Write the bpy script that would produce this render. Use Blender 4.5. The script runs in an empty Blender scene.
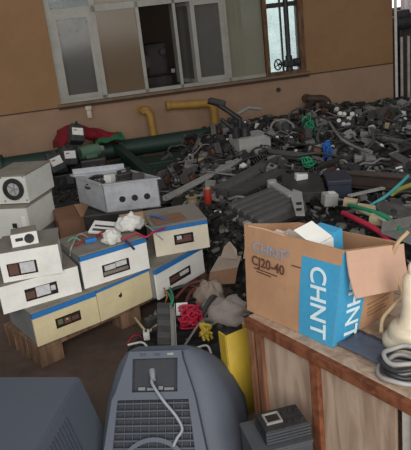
import bpy, bmesh, math, random
from mathutils import Vector, Matrix, Euler, noise
random.seed(7)
PI = math.pi
S = bpy.context.scene
COL = S.collection

# ---------------------------------------------------------------- camera
FPX, CX, CY, CAMH = 640.0, 205.5, 225.0, 1.75
PT, RL = math.radians(18.5), math.radians(6.5)
FW = Vector((0, math.cos(PT), -math.sin(PT)))
U0 = Vector((0, math.sin(PT), math.cos(PT)))
R0 = Vector((1, 0, 0))
RT = math.cos(RL) * R0 - math.sin(RL) * U0
UP = math.cos(RL) * U0 + math.sin(RL) * R0
EYE = Vector((0, 0, CAMH))
cd = bpy.data.cameras.new('camera')
cam = bpy.data.objects.new('camera', cd)
COL.objects.link(cam)
m3 = Matrix((RT, UP, -FW)).transposed()
cam.matrix_world = Matrix.Translation(EYE) @ m3.to_4x4()
cd.sensor_width = 36; cd.sensor_fit = 'AUTO'; cd.lens = FPX / 450 * 36
cd.clip_start = .05
S.camera = cam

def ray(x, y):
    return FW + RT * ((x - CX) / FPX) - UP * ((y - CY) / FPX)
def Z(x, y, z):
    d = ray(x, y)
    return EYE + d * ((z - CAMH) / d.z)
def proj(p):
    v = Vector(p) - EYE; d = v.dot(FW)
    return CX + FPX * v.dot(RT) / d, CY - FPX * v.dot(UP) / d
WY = math.radians(10.3)
W0 = Vector((-.06, 7.78, 0))
WD = Vector((math.cos(WY), math.sin(WY), 0))
WN = Vector((math.sin(WY), -math.cos(WY), 0))
def WP(u, z, off=0):
    return W0 + WD * u + WN * off + Vector((0, 0, z))

# ---------------------------------------------------------------- materials
def lin(c):
    c /= 255
    return c / 12.92 if c <= .04045 else ((c + .055) / 1.055) ** 2.4
def rgb(t):
    return (lin(t[0]), lin(t[1]), lin(t[2]), 1)
MATS = {}
def mat(name, col, rough=.6, metal=0, dirt=.35, dcol=(70, 60, 50), scale=9, bump=.0, spec=.35, mottle=.12, coord='Object'):
    if name in MATS: return MATS[name]
    m = bpy.data.materials.new(name); m.use_nodes = True
    nt = m.node_tree; N = nt.nodes; L = nt.links
    b = N['Principled BSDF']
    b.inputs['Roughness'].default_value = rough; b.inputs['Metallic'].default_value = metal
    b.inputs['Specular IOR Level'].default_value = spec
    tc = N.new('ShaderNodeTexCoord')
    n1 = N.new('ShaderNodeTexNoise'); n1.inputs['Scale'].default_value = scale; n1.inputs['Detail'].default_value = 6
    n1.inputs['Roughness'].default_value = .65
    L.new(tc.outputs[coord], n1.inputs['Vector'])
    r = N.new('ShaderNodeValToRGB'); r.color_ramp.elements[0].position = .42; r.color_ramp.elements[1].position = .72
    L.new(n1.outputs['Fac'], r.inputs['Fac'])
    mul = N.new('ShaderNodeMath'); mul.operation = 'MULTIPLY'; mul.inputs[1].default_value = dirt
    L.new(r.outputs['Color'], mul.inputs[0])
    mx = N.new('ShaderNodeMix'); mx.data_type = 'RGBA'
    mx.inputs['A'].default_value = rgb(col); mx.inputs['B'].default_value = rgb(dcol)
    L.new(mul.outputs[0], mx.inputs['Factor'])
    n2 = N.new('ShaderNodeTexNoise'); n2.inputs['Scale'].default_value = scale * 7; n2.inputs['Detail'].default_value = 3
    L.new(tc.outputs[coord], n2.inputs['Vector'])
    hs = N.new('ShaderNodeHueSaturation')
    ma = N.new('ShaderNodeMapRange'); ma.inputs['To Min'].default_value = 1 - mottle; ma.inputs['To Max'].default_value = 1 + mottle
    L.new(n2.outputs['Fac'], ma.inputs['Value']); L.new(ma.outputs['Result'], hs.inputs['Value'])
    L.new(mx.outputs['Result'], hs.inputs['Color']); L.new(hs.outputs['Color'], b.inputs['Base Color'])
    if bump:
        bp = N.new('ShaderNodeBump'); bp.inputs['Strength'].default_value = bump; bp.inputs['Distance'].default_value = .01
        L.new(n2.outputs['Fac'], bp.inputs['Height']); L.new(bp.outputs['Normal'], b.inputs['Normal'])
    MATS[name] = m
    return m

def mat_wood(name, c1, c2, scale=(6, 6, 1.2), rough=.75):
    m = bpy.data.materials.new(name); m.use_nodes = True
    nt = m.node_tree; N = nt.nodes; L = nt.links; b = N['Principled BSDF']
    b.inputs['Roughness'].default_value = rough; b.inputs['Specular IOR Level'].default_value = .2
    tc = N.new('ShaderNodeTexCoord'); mp = N.new('ShaderNodeMapping'); mp.inputs['Scale'].default_value = scale
    L.new(tc.outputs['Object'], mp.inputs['Vector'])
    w = N.new('ShaderNodeTexNoise'); w.inputs['Scale'].default_value = 4; w.inputs['Detail'].default_value = 6; w.inputs['Distortion'].default_value = .8
    L.new(mp.outputs[0], w.inputs['Vector'])
    r = N.new('ShaderNodeValToRGB')
    r.color_ramp.elements[0].position = .35; r.color_ramp.elements[0].color = rgb(c2)
    r.color_ramp.elements[1].position = .62; r.color_ramp.elements[1].color = rgb(c1)
    L.new(w.outputs['Fac'], r.inputs['Fac']); L.new(r.outputs['Color'], b.inputs['Base Color'])
    bp = N.new('ShaderNodeBump'); bp.inputs['Strength'].default_value = .25; bp.inputs['Distance'].default_value = .004
    L.new(w.outputs['Fac'], bp.inputs['Height']); L.new(bp.outputs['Normal'], b.inputs['Normal'])
    return m

def mat_glass(name, dust, amount, scale=3.0):
    """window pane: dusty glass, part clear, part dust layer"""
    m = bpy.data.materials.new(name); m.use_nodes = True
    nt = m.node_tree; N = nt.nodes; L = nt.links
    for n in list(N):
        if n.type == 'BSDF_PRINCIPLED': N.remove(n)
    out = [n for n in N if n.type == 'OUTPUT_MATERIAL'][0]
    tr = N.new('ShaderNodeBsdfTransparent'); tr.inputs['Color'].default_value = (.75, .8, .78, 1)
    gl = N.new('ShaderNodeBsdfGlossy'); gl.inputs['Roughness'].default_value = .12
    df = N.new('ShaderNodeBsdfDiffuse'); df.inputs['Color'].default_value = rgb(dust)
    tc = N.new('ShaderNodeTexCoord'); nz = N.new('ShaderNodeTexNoise'); nz.inputs['Scale'].default_value = scale; nz.inputs['Detail'].default_value = 5
    L.new(tc.outputs['Object'], nz.inputs['Vector'])
    mr = N.new('ShaderNodeMapRange'); mr.inputs['From Min'].default_value = .35; mr.inputs['From Max'].default_value = .65
    mr.inputs['To Min'].default_value = amount - .09; mr.inputs['To Max'].default_value = min(1, amount + .09)
    L.new(nz.outputs['Fac'], mr.inputs['Value'])
    a = N.new('ShaderNodeMixShader'); a.inputs['Fac'].default_value = .06
    L.new(tr.outputs[0], a.inputs[1]); L.new(gl.outputs[0], a.inputs[2])
    c = N.new('ShaderNodeMixShader'); L.new(mr.outputs['Result'], c.inputs['Fac'])
    L.new(a.outputs[0], c.inputs[1]); L.new(df.outputs[0], c.inputs[2])
    L.new(c.outputs[0], out.inputs['Surface'])
    return m

def mat_cloth(name, col):
    m = bpy.data.materials.new(name); m.use_nodes = True
    N = m.node_tree.nodes; L = m.node_tree.links
    out = [n for n in N if n.type == 'OUTPUT_MATERIAL'][0]
    d = N.new('ShaderNodeBsdfDiffuse'); d.inputs['Color'].default_value = rgb(col)
    t_ = N.new('ShaderNodeBsdfTranslucent'); t_.inputs['Color'].default_value = rgb(col)
    x = N.new('ShaderNodeMixShader'); x.inputs['Fac'].default_value = .6
    L.new(d.outputs[0], x.inputs[1]); L.new(t_.outputs[0], x.inputs[2]); L.new(x.outputs[0], out.inputs['Surface'])
    return m

def mat_emit(name, col, s):
    m = bpy.data.materials.new(name); m.use_nodes = True
    b = m.node_tree.nodes['Principled BSDF']
    b.inputs['Base Color'].default_value = rgb(col); b.inputs['Emission Color'].default_value = rgb(col)
    b.inputs['Emission Strength'].default_value = s
    return m

# ---------------------------------------------------------------- mesh helpers
class MB:
    def __init__(s): s.v = []; s.f = []; s.sm = []
    def add(s, vs, fs, smooth=False, M=None):
        o = len(s.v)
        s.v += [(M @ Vector(p)) if M is not None else Vector(p) for p in vs]
        for f in fs: s.f.append([i + o for i in f]); s.sm.append(smooth)
        return s
    def box(s, c, d, bev=0, rot=None, M=None):
        T = Matrix.Translation(c)
        if rot: T = T @ Euler(rot).to_matrix().to_4x4()
        if M is not None: T = M @ T
        x, y, z = d[0] / 2, d[1] / 2, d[2] / 2
        if bev <= 0:
            vs = [(-x, -y, -z), (x, -y, -z), (x, y, -z), (-x, y, -z), (-x, -y, z), (x, -y, z), (x, y, z), (-x, y, z)]
            return s.add(vs, [(0, 3, 2, 1), (4, 5, 6, 7), (0, 1, 5, 4), (1, 2, 6, 5), (2, 3, 7, 6), (3, 0, 4, 7)], False, T)
        b = bmesh.new(); bmesh.ops.create_cube(b, size=1)
        bmesh.ops.scale(b, vec=d, verts=b.verts)
        bmesh.ops.bevel(b, geom=b.edges[:], offset=min(bev, .45 * min(d)), segments=2, profile=.6, affect='EDGES')
        b.verts.index_update()
        s.add([v.co.copy() for v in b.verts], [[v.index for v in f.verts] for f in b.faces], False, T)
        b.free(); return s
    def b2(s, lo, hi, bev=0, M=None):
        c = [(lo[i] + hi[i]) / 2 for i in range(3)]
        return s.box(c, [abs(hi[i] - lo[i]) for i in range(3)], bev, None, M)
    def cyl(s, p0, p1, r0, r1=None, n=14, M=None, cap=True):
        r1 = r0 if r1 is None else r1
        p0, p1 = Vector(p0), Vector(p1); a = (p1 - p0).normalized()
        t = Vector((0, 0, 1)) if abs(a.z) < .9 else Vector((1, 0, 0))
        e = a.cross(t).normalized(); g = a.cross(e)
        vs = []
        for p, r in ((p0, r0), (p1, r1)):
            for k in range(n):
                w = 2 * PI * k / n; vs.append(p + e * (r * math.cos(w)) + g * (r * math.sin(w)))
        s.add(vs, [(k, (k + 1) % n, n + (k + 1) % n, n + k) for k in range(n)], True, M)
        if cap: s.add(vs, [list(range(n))[::-1], list(range(n, 2 * n))], False, M)
        return s
    def tube(s, pts, r, n=7, closed=False, M=None):
        pts = [Vector(p) for p in pts]; L = len(pts); vs = []; e = None
        for i, p in enumerate(pts):
            a = pts[(i + 1) % L] if (closed or i < L - 1) else p
            b = pts[i - 1] if (closed or i > 0) else p
            d = (a - b)
            d = d.normalized() if d.length > 1e-9 else Vector((0, 0, 1))
            if e is None:
                t = Vector((0, 0, 1)) if abs(d.z) < .9 else Vector((1, 0, 0)); e = d.cross(t).normalized()
            else:
                e = (e - d * e.dot(d)); e = e.normalized() if e.length > 1e-6 else d.orthogonal().normalized()
            g = d.cross(e); rr = r(i / max(1, L - 1)) if callable(r) else r
            for k in range(n):
                w = 2 * PI * k / n; vs.append(p + e * (rr * math.cos(w)) + g * (rr * math.sin(w)))
        fs = []
        for i in range(L if closed else L - 1):
            j = (i + 1) % L
            for k in range(n): fs.append((i * n + k, i * n + (k + 1) % n, j * n + (k + 1) % n, j * n + k))
        s.add(vs, fs, True, M)
        if not closed: s.add(vs, [list(range(n))[::-1], list(range((L - 1) * n, L * n))], False, M)
        return s
    def lathe(s, prof, n=24, M=None, smooth=True):
        vs = []; L = len(prof)
        for r, z in prof:
            for k in range(n):
                w = 2 * PI * k / n; vs.append((r * math.cos(w), r * math.sin(w), z))
        fs = []
        for i in range(L - 1):
            for k in range(n): fs.append((i * n + k, i * n + (k + 1) % n, (i + 1) * n + (k + 1) % n, (i + 1) * n + k))
        s.add(vs, fs, smooth, M)
        s.add(vs, [list(range(n))[::-1], list(range((L - 1) * n, L * n))], False, M)
        return s
    def ring(s, ro, ri, z0, z1, n=28, M=None):
        vs = []
        for r, z in ((ri, z0), (ro, z0), (ro, z1), (ri, z1)):
            for k in range(n): w = 2 * PI * k / n; vs.append((r * math.cos(w), r * math.sin(w), z))
        fs = []
        for i in range(4):
            j = (i + 1) % 4
            for k in range(n): fs.append((i * n + k, i * n + (k + 1) % n, j * n + (k + 1) % n, j * n + k))
        return s.add(vs, fs, False, M)
    def prism(s, poly, h0, h1, M=None):
        """poly in xy, extruded along z"""
        n = len(poly)
        vs = [(x, y, h0) for x, y in poly] + [(x, y, h1) for x, y in poly]
        return s.add(vs, [list(range(n))[::-1], list(range(n, 2 * n))] + [(k, (k + 1) % n, n + (k + 1) % n, n + k) for k in range(n)], False, M)
    def plate(s, q, t):
        """four or more coplanar-ish points, thickened by t along the normal"""
        q = [Vector(p) for p in q]; n = (q[1] - q[0]).cross(q[2] - q[0]).normalized(); k = len(q)
        vs = q + [p + n * t for p in q]
        return s.add(vs, [list(range(k))[::-1], list(range(k, 2 * k))] + [(i, (i + 1) % k, k + (i + 1) % k, k + i) for i in range(k)])
    def loft(s, rings, smooth=True, M=None, cap=True):
        n = len(rings[0]); vs = [p for r in rings for p in r]; fs = []
        for i in range(len(rings) - 1):
            for k in range(n): fs.append((i * n + k, i * n + (k + 1) % n, (i + 1) * n + (k + 1) % n, (i + 1) * n + k))
        s.add(vs, fs, smooth, M)
        if cap: s.add(vs, [list(range(n))[::-1], list(range((len(rings) - 1) * n, len(rings) * n))], False, M)
        return s
    def build(s, name, m, parent=None, loc=None):
        me = bpy.data.meshes.new(name)
        me.from_pydata([tuple(p) for p in s.v], [], s.f)
        me.polygons.foreach_set('use_smooth', s.sm)
        me.materials.append(m); me.update()
        bm = bmesh.new(); bm.from_mesh(me); bmesh.ops.recalc_face_normals(bm, faces=bm.faces); bm.to_mesh(me); bm.free()
        o = bpy.data.objects.new(name, me); COL.objects.link(o)
        if parent: o.parent = parent
        if loc is not None: o.location = loc
        return o

def rrect(w, d, r, z, cx=0, cy=0, n=5):
    pts = []
    for sx, sy, a0 in ((1, 1, 0), (-1, 1, 90), (-1, -1, 180), (1, -1, 270)):
        for k in range(n + 1):
            a = math.radians(a0 + 90 * k / n)
            pts.append(Vector((cx + sx * (w / 2 - r) + r * math.cos(a), cy + sy * (d / 2 - r) + r * math.sin(a), z)))
    return pts

def smooth_path(pts, n=8):
    P = [Vector(p) for p in pts]; P = [2 * P[0] - P[1]] + P + [2 * P[-1] - P[-2]]; out = []
    for i in range(1, len(P) - 2):
        for k in range(n):
            t = k / n; a, b, c, d = P[i - 1], P[i], P[i + 1], P[i + 2]
            out.append(.5 * ((2 * b) + (c - a) * t + (2 * a - 5 * b + 4 * c - d) * t * t + (-a + 3 * b - 3 * c + d) * t ** 3))
    out.append(P[-2]); return out

def thing(name, label, cat, loc=(0, 0, 0), rot=0, group=None):
    o = bpy.data.objects.new(name, None); COL.objects.link(o)
    o.location = loc; o.rotation_euler = rot if isinstance(rot, (tuple, list, Euler)) else (0, 0, rot)
    o.empty_display_size = .05
    o['label'] = label; o['category'] = cat
    if group: o['group'] = group
    return o
def tag(o, label, cat, group=None, kind=None):
    o['label'] = label; o['category'] = cat
    if group: o['group'] = group
    if kind: o['kind'] = kind
    return o
def struct(o):
    o['kind'] = 'structure'; return o
def dup(root, loc, rot, label, group=None):
    r = root.copy(); COL.objects.link(r); r.location = loc; r.rotation_euler = rot
    r['label'] = label
    if group: r['group'] = group
    elif 'group' in r: del r['group']
    for ch in list(root.children):
        c = ch.copy(); COL.objects.link(c); c.parent = r
        for g in list(ch.children):
            d = g.copy(); COL.objects.link(d); d.parent = c
    return r
def text(s, size, m, parent, M, name='lettering', squeeze=1.0, bold=0):
    cu = bpy.data.curves.new(name, 'FONT'); cu.body = s; cu.size = size; cu.extrude = .0004; cu.offset = bold
    cu.align_x = 'CENTER'; cu.align_y = 'CENTER'
    t = bpy.data.objects.new(name, cu); COL.objects.link(t)
    bpy.context.view_layer.update()
    me = bpy.data.meshes.new_from_object(t.evaluated_get(bpy.context.evaluated_depsgraph_get()))
    me.transform(Matrix.Diagonal((squeeze, 1, 1, 1)))
    me.transform(M); me.materials.clear(); me.materials.append(m)
    bpy.data.objects.remove(t); bpy.data.curves.remove(cu)
    o = bpy.data.objects.new(name, me); COL.objects.link(o)
    if parent: o.parent = parent
    return o
def frame3(o, x, y):
    """matrix with origin o, local x along x, local y along y"""
    x = Vector(x).normalized(); z = x.cross(Vector(y)).normalized(); y = z.cross(x)
    M = Matrix((x, y, z)).transposed().to_4x4(); M.translation = o
    return M

# ================================================================ SETTING
plaster = mat('plaster', (138, 106, 76), .85, 0, .45, (112, 84, 58), 1.6, .05, .15, .05)
plaster_low = mat('plaster_low', (146, 119, 98), .85, 0, .45, (114, 90, 72), 2.0, .05, .15, .05)
floor_m = mat('floor', (92, 76, 66), .8, 0, .6, (52, 42, 38), 2.5, .3, .2, .25)
line_m = mat('trim_paint', (70, 50, 40), .8, 0, .3)
sill_m = mat('sill_stone', (112, 92, 74), .8, 0, .5, (70, 56, 44), 6, .1)
alu = mat('aluminium', (142, 140, 131), .5, .15, .4, (105, 98, 88), 5)
alu_d = mat('aluminium_aged', (138, 136, 130), .5, .15, .4, (90, 84, 76), 5)
wood_fr = mat_wood('window_wood', (112, 82, 60), (74, 52, 38))
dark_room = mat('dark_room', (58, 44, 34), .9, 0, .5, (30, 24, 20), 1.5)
black = mat('black_plastic', (38, 38, 40), .5, 0, .5, (74, 70, 66), 14)
iron = mat('dark_iron', (46, 44, 44), .55, .3, .4, (80, 66, 56), 10)

BX = MB
def wallbox(name, u0, u1, z0, z1, m, d0=0.0, d1=-.2):
    b = MB(); q = []
    for u, z, o in ((u0, z0, d0), (u1, z0, d0), (u1, z0, d1), (u0, z0, d1), (u0, z1, d0), (u1, z1, d0), (u1, z1, d1), (u0, z1, d1)):
        q.append(WP(u, z, o))
    b.add(q, [(0, 3, 2, 1), (4, 5, 6, 7), (0, 1, 5, 4), (1, 2, 6, 5), (2, 3, 7, 6), (3, 0, 4, 7)])
    return b.build(name, m) if name else b
fl = MB(); fl.box((.6, 3.6, -.05), (9, 13, .1)); struct(fl.build('floor', floor_m))
wm = MB()
def wb(b, u0, u1, z0, z1, d0, d1):
    q = [WP(u, z, o) for u, z, o in ((u0, z0, d0), (u1, z0, d0), (u1, z0, d1), (u0, z0, d1), (u0, z1, d0), (u1, z1, d0), (u1, z1, d1), (u0, z1, d1))]
    b.add(q, [(0, 3, 2, 1), (4, 5, 6, 7), (0, 1, 5, 4), (1, 2, 6, 5), (2, 3, 7, 6), (3, 0, 4, 7)])
for u0, u1, z0, z1 in ((-3.2, -1.465, .855, 3.6), (1.535, 2.7, .855, 3.6), (-1.465, 1.535, 2.5, 3.6)): wb(wm, u0, u1, z0, z1, 0, -.2)
struct(wm.build('wall_back', plaster))
wl = MB(); wb(wl, -3.2, 2.7, 0, .855, 0, -.2); wb(wl, -1.465, 1.535, .855, .87, 0, -.2)
struct(wl.build('wall_back_dado', plaster_low))
tl = MB(); wb(tl, -3.2, -1.5, .85, .864, .006, 0); wb(tl, 1.57, 2.7, .848, .862, .006, 0); struct(tl.build('trim_1', line_m))
sl = MB(); wb(sl, -1.50, 1.57, .868, .895, .06, -.2); struct(sl.build('trim_2', sill_m))
st = MB(); wb(st, -1.50, 1.57, .835, .868, .025, 0); struct(st.build('trim_3', line_m))
# other room seen through the panes
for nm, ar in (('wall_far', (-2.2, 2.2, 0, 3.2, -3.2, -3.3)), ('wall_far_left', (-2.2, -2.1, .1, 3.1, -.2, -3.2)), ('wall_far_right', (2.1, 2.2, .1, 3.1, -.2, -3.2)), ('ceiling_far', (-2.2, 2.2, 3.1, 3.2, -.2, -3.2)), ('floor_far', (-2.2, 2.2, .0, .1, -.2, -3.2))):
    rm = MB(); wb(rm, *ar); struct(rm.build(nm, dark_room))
# window 1: grey aluminium, four lights under a row of transom lights
def frame_piece(b, u0, u1, z0, z1, o0=-.03, o1=-.1): wb(b, u0, u1, z0, z1, o0, o1)
fr = MB()
for a in ((-1.465, -1.405, .895, 2.5), (-.975, -.915, .895, 2.5), (-.465, -.425, .895, 2.5), (-.035, .0, .895, 2.5), (.56, .60, .895, 2.5)): frame_piece(fr, *a)
for a in ((-1.405, 1.03, .895, .935), (-1.405, 1.03, 1.86, 1.93), (-1.405, 1.03, 2.45, 2.5)): frame_piece(fr, *a)
w1 = struct(fr.build('window_1', alu))
def sash(name, u0, u1, z0, z1, m, t=.04, o0=-.02, o1=-.06):
    b = MB()
    for a in ((u0, u0 + t, z0, z1), (u1 - t, u1, z0, z1), (u0 + t, u1 - t, z0, z0 + t), (u0 + t, u1 - t, z1 - t, z1)): wb(b, *a, o0, o1)
    return b.build(name, m, w1)
sash('window_sash', -1.405, -.975, .935, 1.86, alu, .045)
sash('window_sash', .17, .56, .935, 1.86, alu, .05)
def pane(u0, u1, z0, z1, m, off=-.05):
    b = MB(); wb(b, u0, u1, z0, z1, off, off - .006); return b.build('window_pane', m, w1)
g_grey = mat_glass('glass_grey', (100, 98, 92), .6, 2.2)
g_tan = mat_glass('glass_tan', (116, 98, 78), .78, 1.6)  # dust colour with the room's brown reflection painted in
g_teal = mat_glass('glass_teal', (84, 100, 98), .7, 2.0)
g_frost = mat_glass('glass_frost', (122, 118, 102), .9, 1.4)
pane(-1.36, -1.02, .98, 1.815, g_grey); pane(-.915, -.465, .935, 1.86, g_tan)
pane(.22, .51, .985, 1.81, g_grey); pane(.6, 1.03, .935, 1.86, g_frost)
for a, m in (((-1.405, -.975), g_teal), ((-.915, -.465), g_tan), ((-.425, -.035), g_grey), ((0, .56), g_grey), ((.6, 1.03), g_frost)): pane(a[0], a[1], 1.93, 2.45, m)
# casement swung open into the far room, hinged at u=.185
hp = WP(.185, .93, -.05); sd = (WD * -.42 + WN * -.9).normalized(); up = Vector((0, 0, 1))
fM = frame3(hp, sd, up)
b = MB(); wv, hv, t = .42, .93, .045
for lo, hi in (((0, 0), (t, hv)), ((wv - t, 0), (wv, hv)), ((t, 0), (wv - t, t)), ((t, hv - t), (wv - t, hv))): b.b2((lo[0], lo[1], -.02), (hi[0], hi[1], .02), 0, fM)
cs = b.build('window_casement', alu_d, w1)
b = MB(); b.b2((t, t, -.003), (wv - t, hv - t, .003), 0, fM); b.build('window_pane', g_grey, cs)
# window 2: narrow wooden window, bright daylight of the yard behind it
b = MB()
for a in ((1.03, 1.08, .895, 2.5), (1.475, 1.535, .895, 2.5), (1.08, 1.475, .895, .925), (1.08, 1.475, 2.44, 2.5)): wb(b, *a, .012, -.14)
w2 = struct(b.build('window_2', wood_fr))
b = MB()
for a in ((1.08, 1.475, 1.68, 1.735), (1.265, 1.28, .925, 1.68), (1.265, 1.28, 1.735, 2.44)): wb(b, *a, -.06, -.1)
b.build('glazing_bar', iron, w2)
b = MB(); wb(b, 1.08, 1.475, .925, 2.44, -.075, -.081); b.build('window_pane', mat_glass('glass_clear', (190, 200, 202), .3, 3), w2)
b = MB(); wb(b, .98, 2.1, .8, 2.9, -1.0, -1.02)
sky = b.build('window_3', mat_emit('daylight', (214, 224, 226), 2.6)); struct(sky)
b = MB(); 
for u in (.98, 1.95): wb(b, u, u + .05, .8, 2.9, -.95, -.99)
wb(b, .98, 2.0, 2.3, 2.35, -.95, -.99); b.build('window_bars', iron, sky)

# right end of the wall: recess with conduit
b = MB(); wb(b, 2.7, 4.2, 0, 3.6, -.75, -.85); wb(b, 2.66, 2.7, 0, 3.6, -.2, -.8); struct(b.build('wall_recess', mat('recess', (70, 64, 60), .9, 0, .5, (40, 36, 34), 2)))
b = MB(); wb(b, 2.9, 4.2, 1.5, 3.4, -.70, -.72); struct(b.build('window_4', mat_emit('daylight_b', (214, 210, 214), 2.2)))
b = MB(); b.tube([WP(2.715, .06, .06), WP(2.705, 3.4, .06)], .018, 10)
tag(b.build('conduit', mat('pale_conduit', (206, 200, 190), .6, 0, .3)), 'tall thin pale vertical conduit pipe at the right end of the tan wall', 'pipe')
def pumpset():
    t = thing('pump', 'black pump hung in the recess right of the pale conduit pipe', 'pump', WP(3.0, 1.2, -.4))
    b = MB(); b.cyl((-.15, 0, .1), (.2, 0, .12), .1, .09, 16); b.box((.05, 0, .22), (.16, .14, .1), .02); b.build('motor', black, t)
    b = MB(); b.cyl((-.2, 0, .1), (-.15, 0, .1), .13, .13, 18); b.build('flange', iron, t)
    b = MB(); b.cyl((.02, 0, -1.14), (.02, 0, .05), .03, .03, 10); b.build('stand_pipe', iron, t)
pumpset()
pale = mat('pale_pipe', (178, 172, 160), .6, 0, .4)
for u, lab in ((2.97, 'left one of the two pale pipes under the black pump in the recess'), (3.07, 'right one of the two pale pipes under the black pump in the recess')):
    b = MB(); b.tube([WP(u, 0.02, -.28), WP(u, 1.14, -.28)], .02, 10); tag(b.build('standing_pipe', pale), lab, 'pipe', 'pale pipes in the recess')
b = MB(); b.tube(smooth_path([WP(2.86, 1.55, -.35), WP(2.9, 1.56, -.33), WP(2.96, 1.55, -.35), WP(3.04, 1.56, -.33), WP(3.1, 1.55, -.35)], 4), .05, 8)
b = MB()
ring = []
for zz in (1.42, 1.9, 2.5, 3.2):
    ring.append([WP(3.06 + .3 * k / 11, zz, -.45 + .03 * math.sin(k * 1.9)) for k in range(12)] + [WP(3.06 + .3 * k / 11, zz, -.46 + .03 * math.sin(k * 1.9)) for k in reversed(range(12))])
b.loft(ring); tag(b.build('curtain', mat_cloth('curtain', (226, 220, 218))), 'pale hanging curtain strip at the top right edge above the pump', 'curtain')

# machine seen through the open light of window 1 and handwheel valve at window 2
t = thing('machine', 'dark machine standing in the dim room behind the open casement', 'machine', WP(-.2, .1, -.95), WY)
b = MB(); b.box((0, 0, .45), (.42, .4, .9), .03); b.box((.02, 0, 1.1), (.3, .3, .42), .04); b.build('body', mat('machine_dark', (34, 29, 27), .6, .1, .4), t)
b = MB(); b.cyl((-.16, -.18, 1.1), (-.16, -.22, 1.1), .09, .09, 18); b.build('dial', iron, t); b = MB(); b.cyl((.1, -.17, 1.2), (.1, -.22, 1.2), .04, .04, 12); b.build('dial', iron, t)
b = MB(); b.box((.2, -.22, .95), (.05, .012, .05), .004); b.build('tag_plate', mat('white_tag', (190, 184, 176), .7, 0, .2), t)
t = thing('valve', 'black handwheel valve standing on the sill of the narrow bright window', 'valve', WP(1.33, .93, -.02), WY)
b = MB(); b.cyl((0, 0, 0), (0, 0, .05), .05, .035, 14); b.box((0, 0, .09), (.13, .08, .09), .02); b.cyl((0, 0, .12), (.0, 0, .18), .045, .04, 14); b.build('body', black, t)
b = MB(); b.cyl((.06, 0, .09), (.125, 0, .09), .05, .05, 16); b.build('flange', black, t)
b = MB(); b.cyl((0, 0, .17), (0, 0, 1.2), .03, .03, 10); b.build('riser_pipe', black, t)
Mw = Matrix.Translation((-.15, -.02, .09)) @ Euler((PI / 2, 0, .5)).to_matrix().to_4x4()
b = MB(); b.tube([(.062 * math.cos(a * PI / 12), .062 * math.sin(a * PI / 12), 0) for a in range(24)], .009, 6, True, Mw)
for k in range(4): b.cyl((0, 0, 0), (.06 * math.cos(k * PI / 2 + .5), .06 * math.sin(k * PI / 2 + .5), 0), .006, .006, 6, Mw)
b.cyl((-.15, -.02, .09), (-.05, 0, .09), .012, .012, 8); b.build('handwheel', black, t)

# pipes along the wall
yel = mat('yellow_paint', (156, 118, 52), .55, 0, .55, (112, 84, 44), 7)
brn = mat('brown_pipe', (76, 58, 44), .6, .2, .5, (50, 40, 34), 8)
grn = mat('green_paint', (27, 50, 41), .55, 0, .5, (30, 40, 36), 5)
def bend(pts, r, k=.09):
    out = [Vector(pts[0])]
    for i in range(1, len(pts) - 1):
        p = Vector(pts[i]); a = (Vector(pts[i - 1]) - p).normalized(); c = (Vector(pts[i + 1]) - p).normalized()
        for j in range(7):
            q = j / 6; out.append((p + a * k) * (1 - q) ** 2 + p * 2 * q * (1 - q) + (p + c * k) * q * q)
    out.append(Vector(pts[-1])); return out
def pipe(name, pts, r, m, label, flange=None):
    t = thing(name, label, 'pipe', pts[0]); o = Vector(pts[0])
    b = MB(); b.tube([p - o for p in bend(pts, r)], r, 14); b.build('tube', m, t)
    if flange:
        for a, c in flange:
            a, c = Vector(a) - o, Vector(c) - o; b = MB(); b.cyl(a, c, r * 1.25, r * 1.25, 16); b.build('flange', m, t)
    return t
pipe('yellow_pipe', [WP(-.24, .73, .16), WP(.29, .69, .16), WP(.295, .18, .16)], .048, yel, 'long yellow pipe with a right-angle bend above the green pipe', [(WP(-.27, .732, .16), WP(-.235, .73, .16)), (WP(.294, .44, .16), WP(.294, .47, .16))])
pipe('yellow_pipe', [WP(-.56, .715, .0), WP(-.555, .715, .15), WP(-.475, .71, .16), WP(-.455, .2, .17)], .042, yel, 'short yellow pipe stub bending out of the wall, left of the long yellow pipe', [(WP(-.56, .715, .01), WP(-.56, .715, .04))])
pipe('brown_pipe', [WP(1.50, .57, .0), WP(1.5, .575, .12), WP(1.74, .55, .14), WP(1.79, .12, .14)], .045, brn, 'rusty brown elbow pipe low on the wall below the narrow window', [(WP(1.5, .573, .05), WP(1.5, .573, .08))])
t = thing('green_pipe', 'thick dark green pipe running along the foot of the wall', 'pipe', WP(-2.4, .335, .3))
b = MB(); o = WP(-2.4, .335, .3); b.tube([WP(-2.4, .335, .3) - o, WP(2.66, .335, .3) - o], .1, 18); b.build('tube', grn, t)
for u in (-2.25, -.9, .45, 1.9):
    b = MB(); b.cyl(WP(u, .335, .3) - o, WP(u + .05, .335, .3) - o, .135, .135, 20); b.build('flange', grn, t)
    b = MB(); b.b2((-.06, -.06, 0), (.06, .06, .24), 0, Matrix.Translation(WP(u + .2, 0, .3) - o) @ Matrix.Rotation(WY, 4, 'Z')); b.build('support', grn, t)
b = MB(); wb(b, -1.19, -1.14, .70, .81, .03, 0); wb(b, -1.2, -1.13, .80, .84, .05, 0)
tag(b.build('wall_bracket', mat('cream', (190, 176, 156), .7)), 'small cream bracket on the wall under the left window pane', 'bracket')
b = MB(); b.cyl(WP(1.16, .72, 0), WP(1.16, .72, .015), .028, .028, 14); tag(b.build('wall_socket', iron), 'small round dark fitting on the wall below the narrow bright window', 'fitting')

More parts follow.
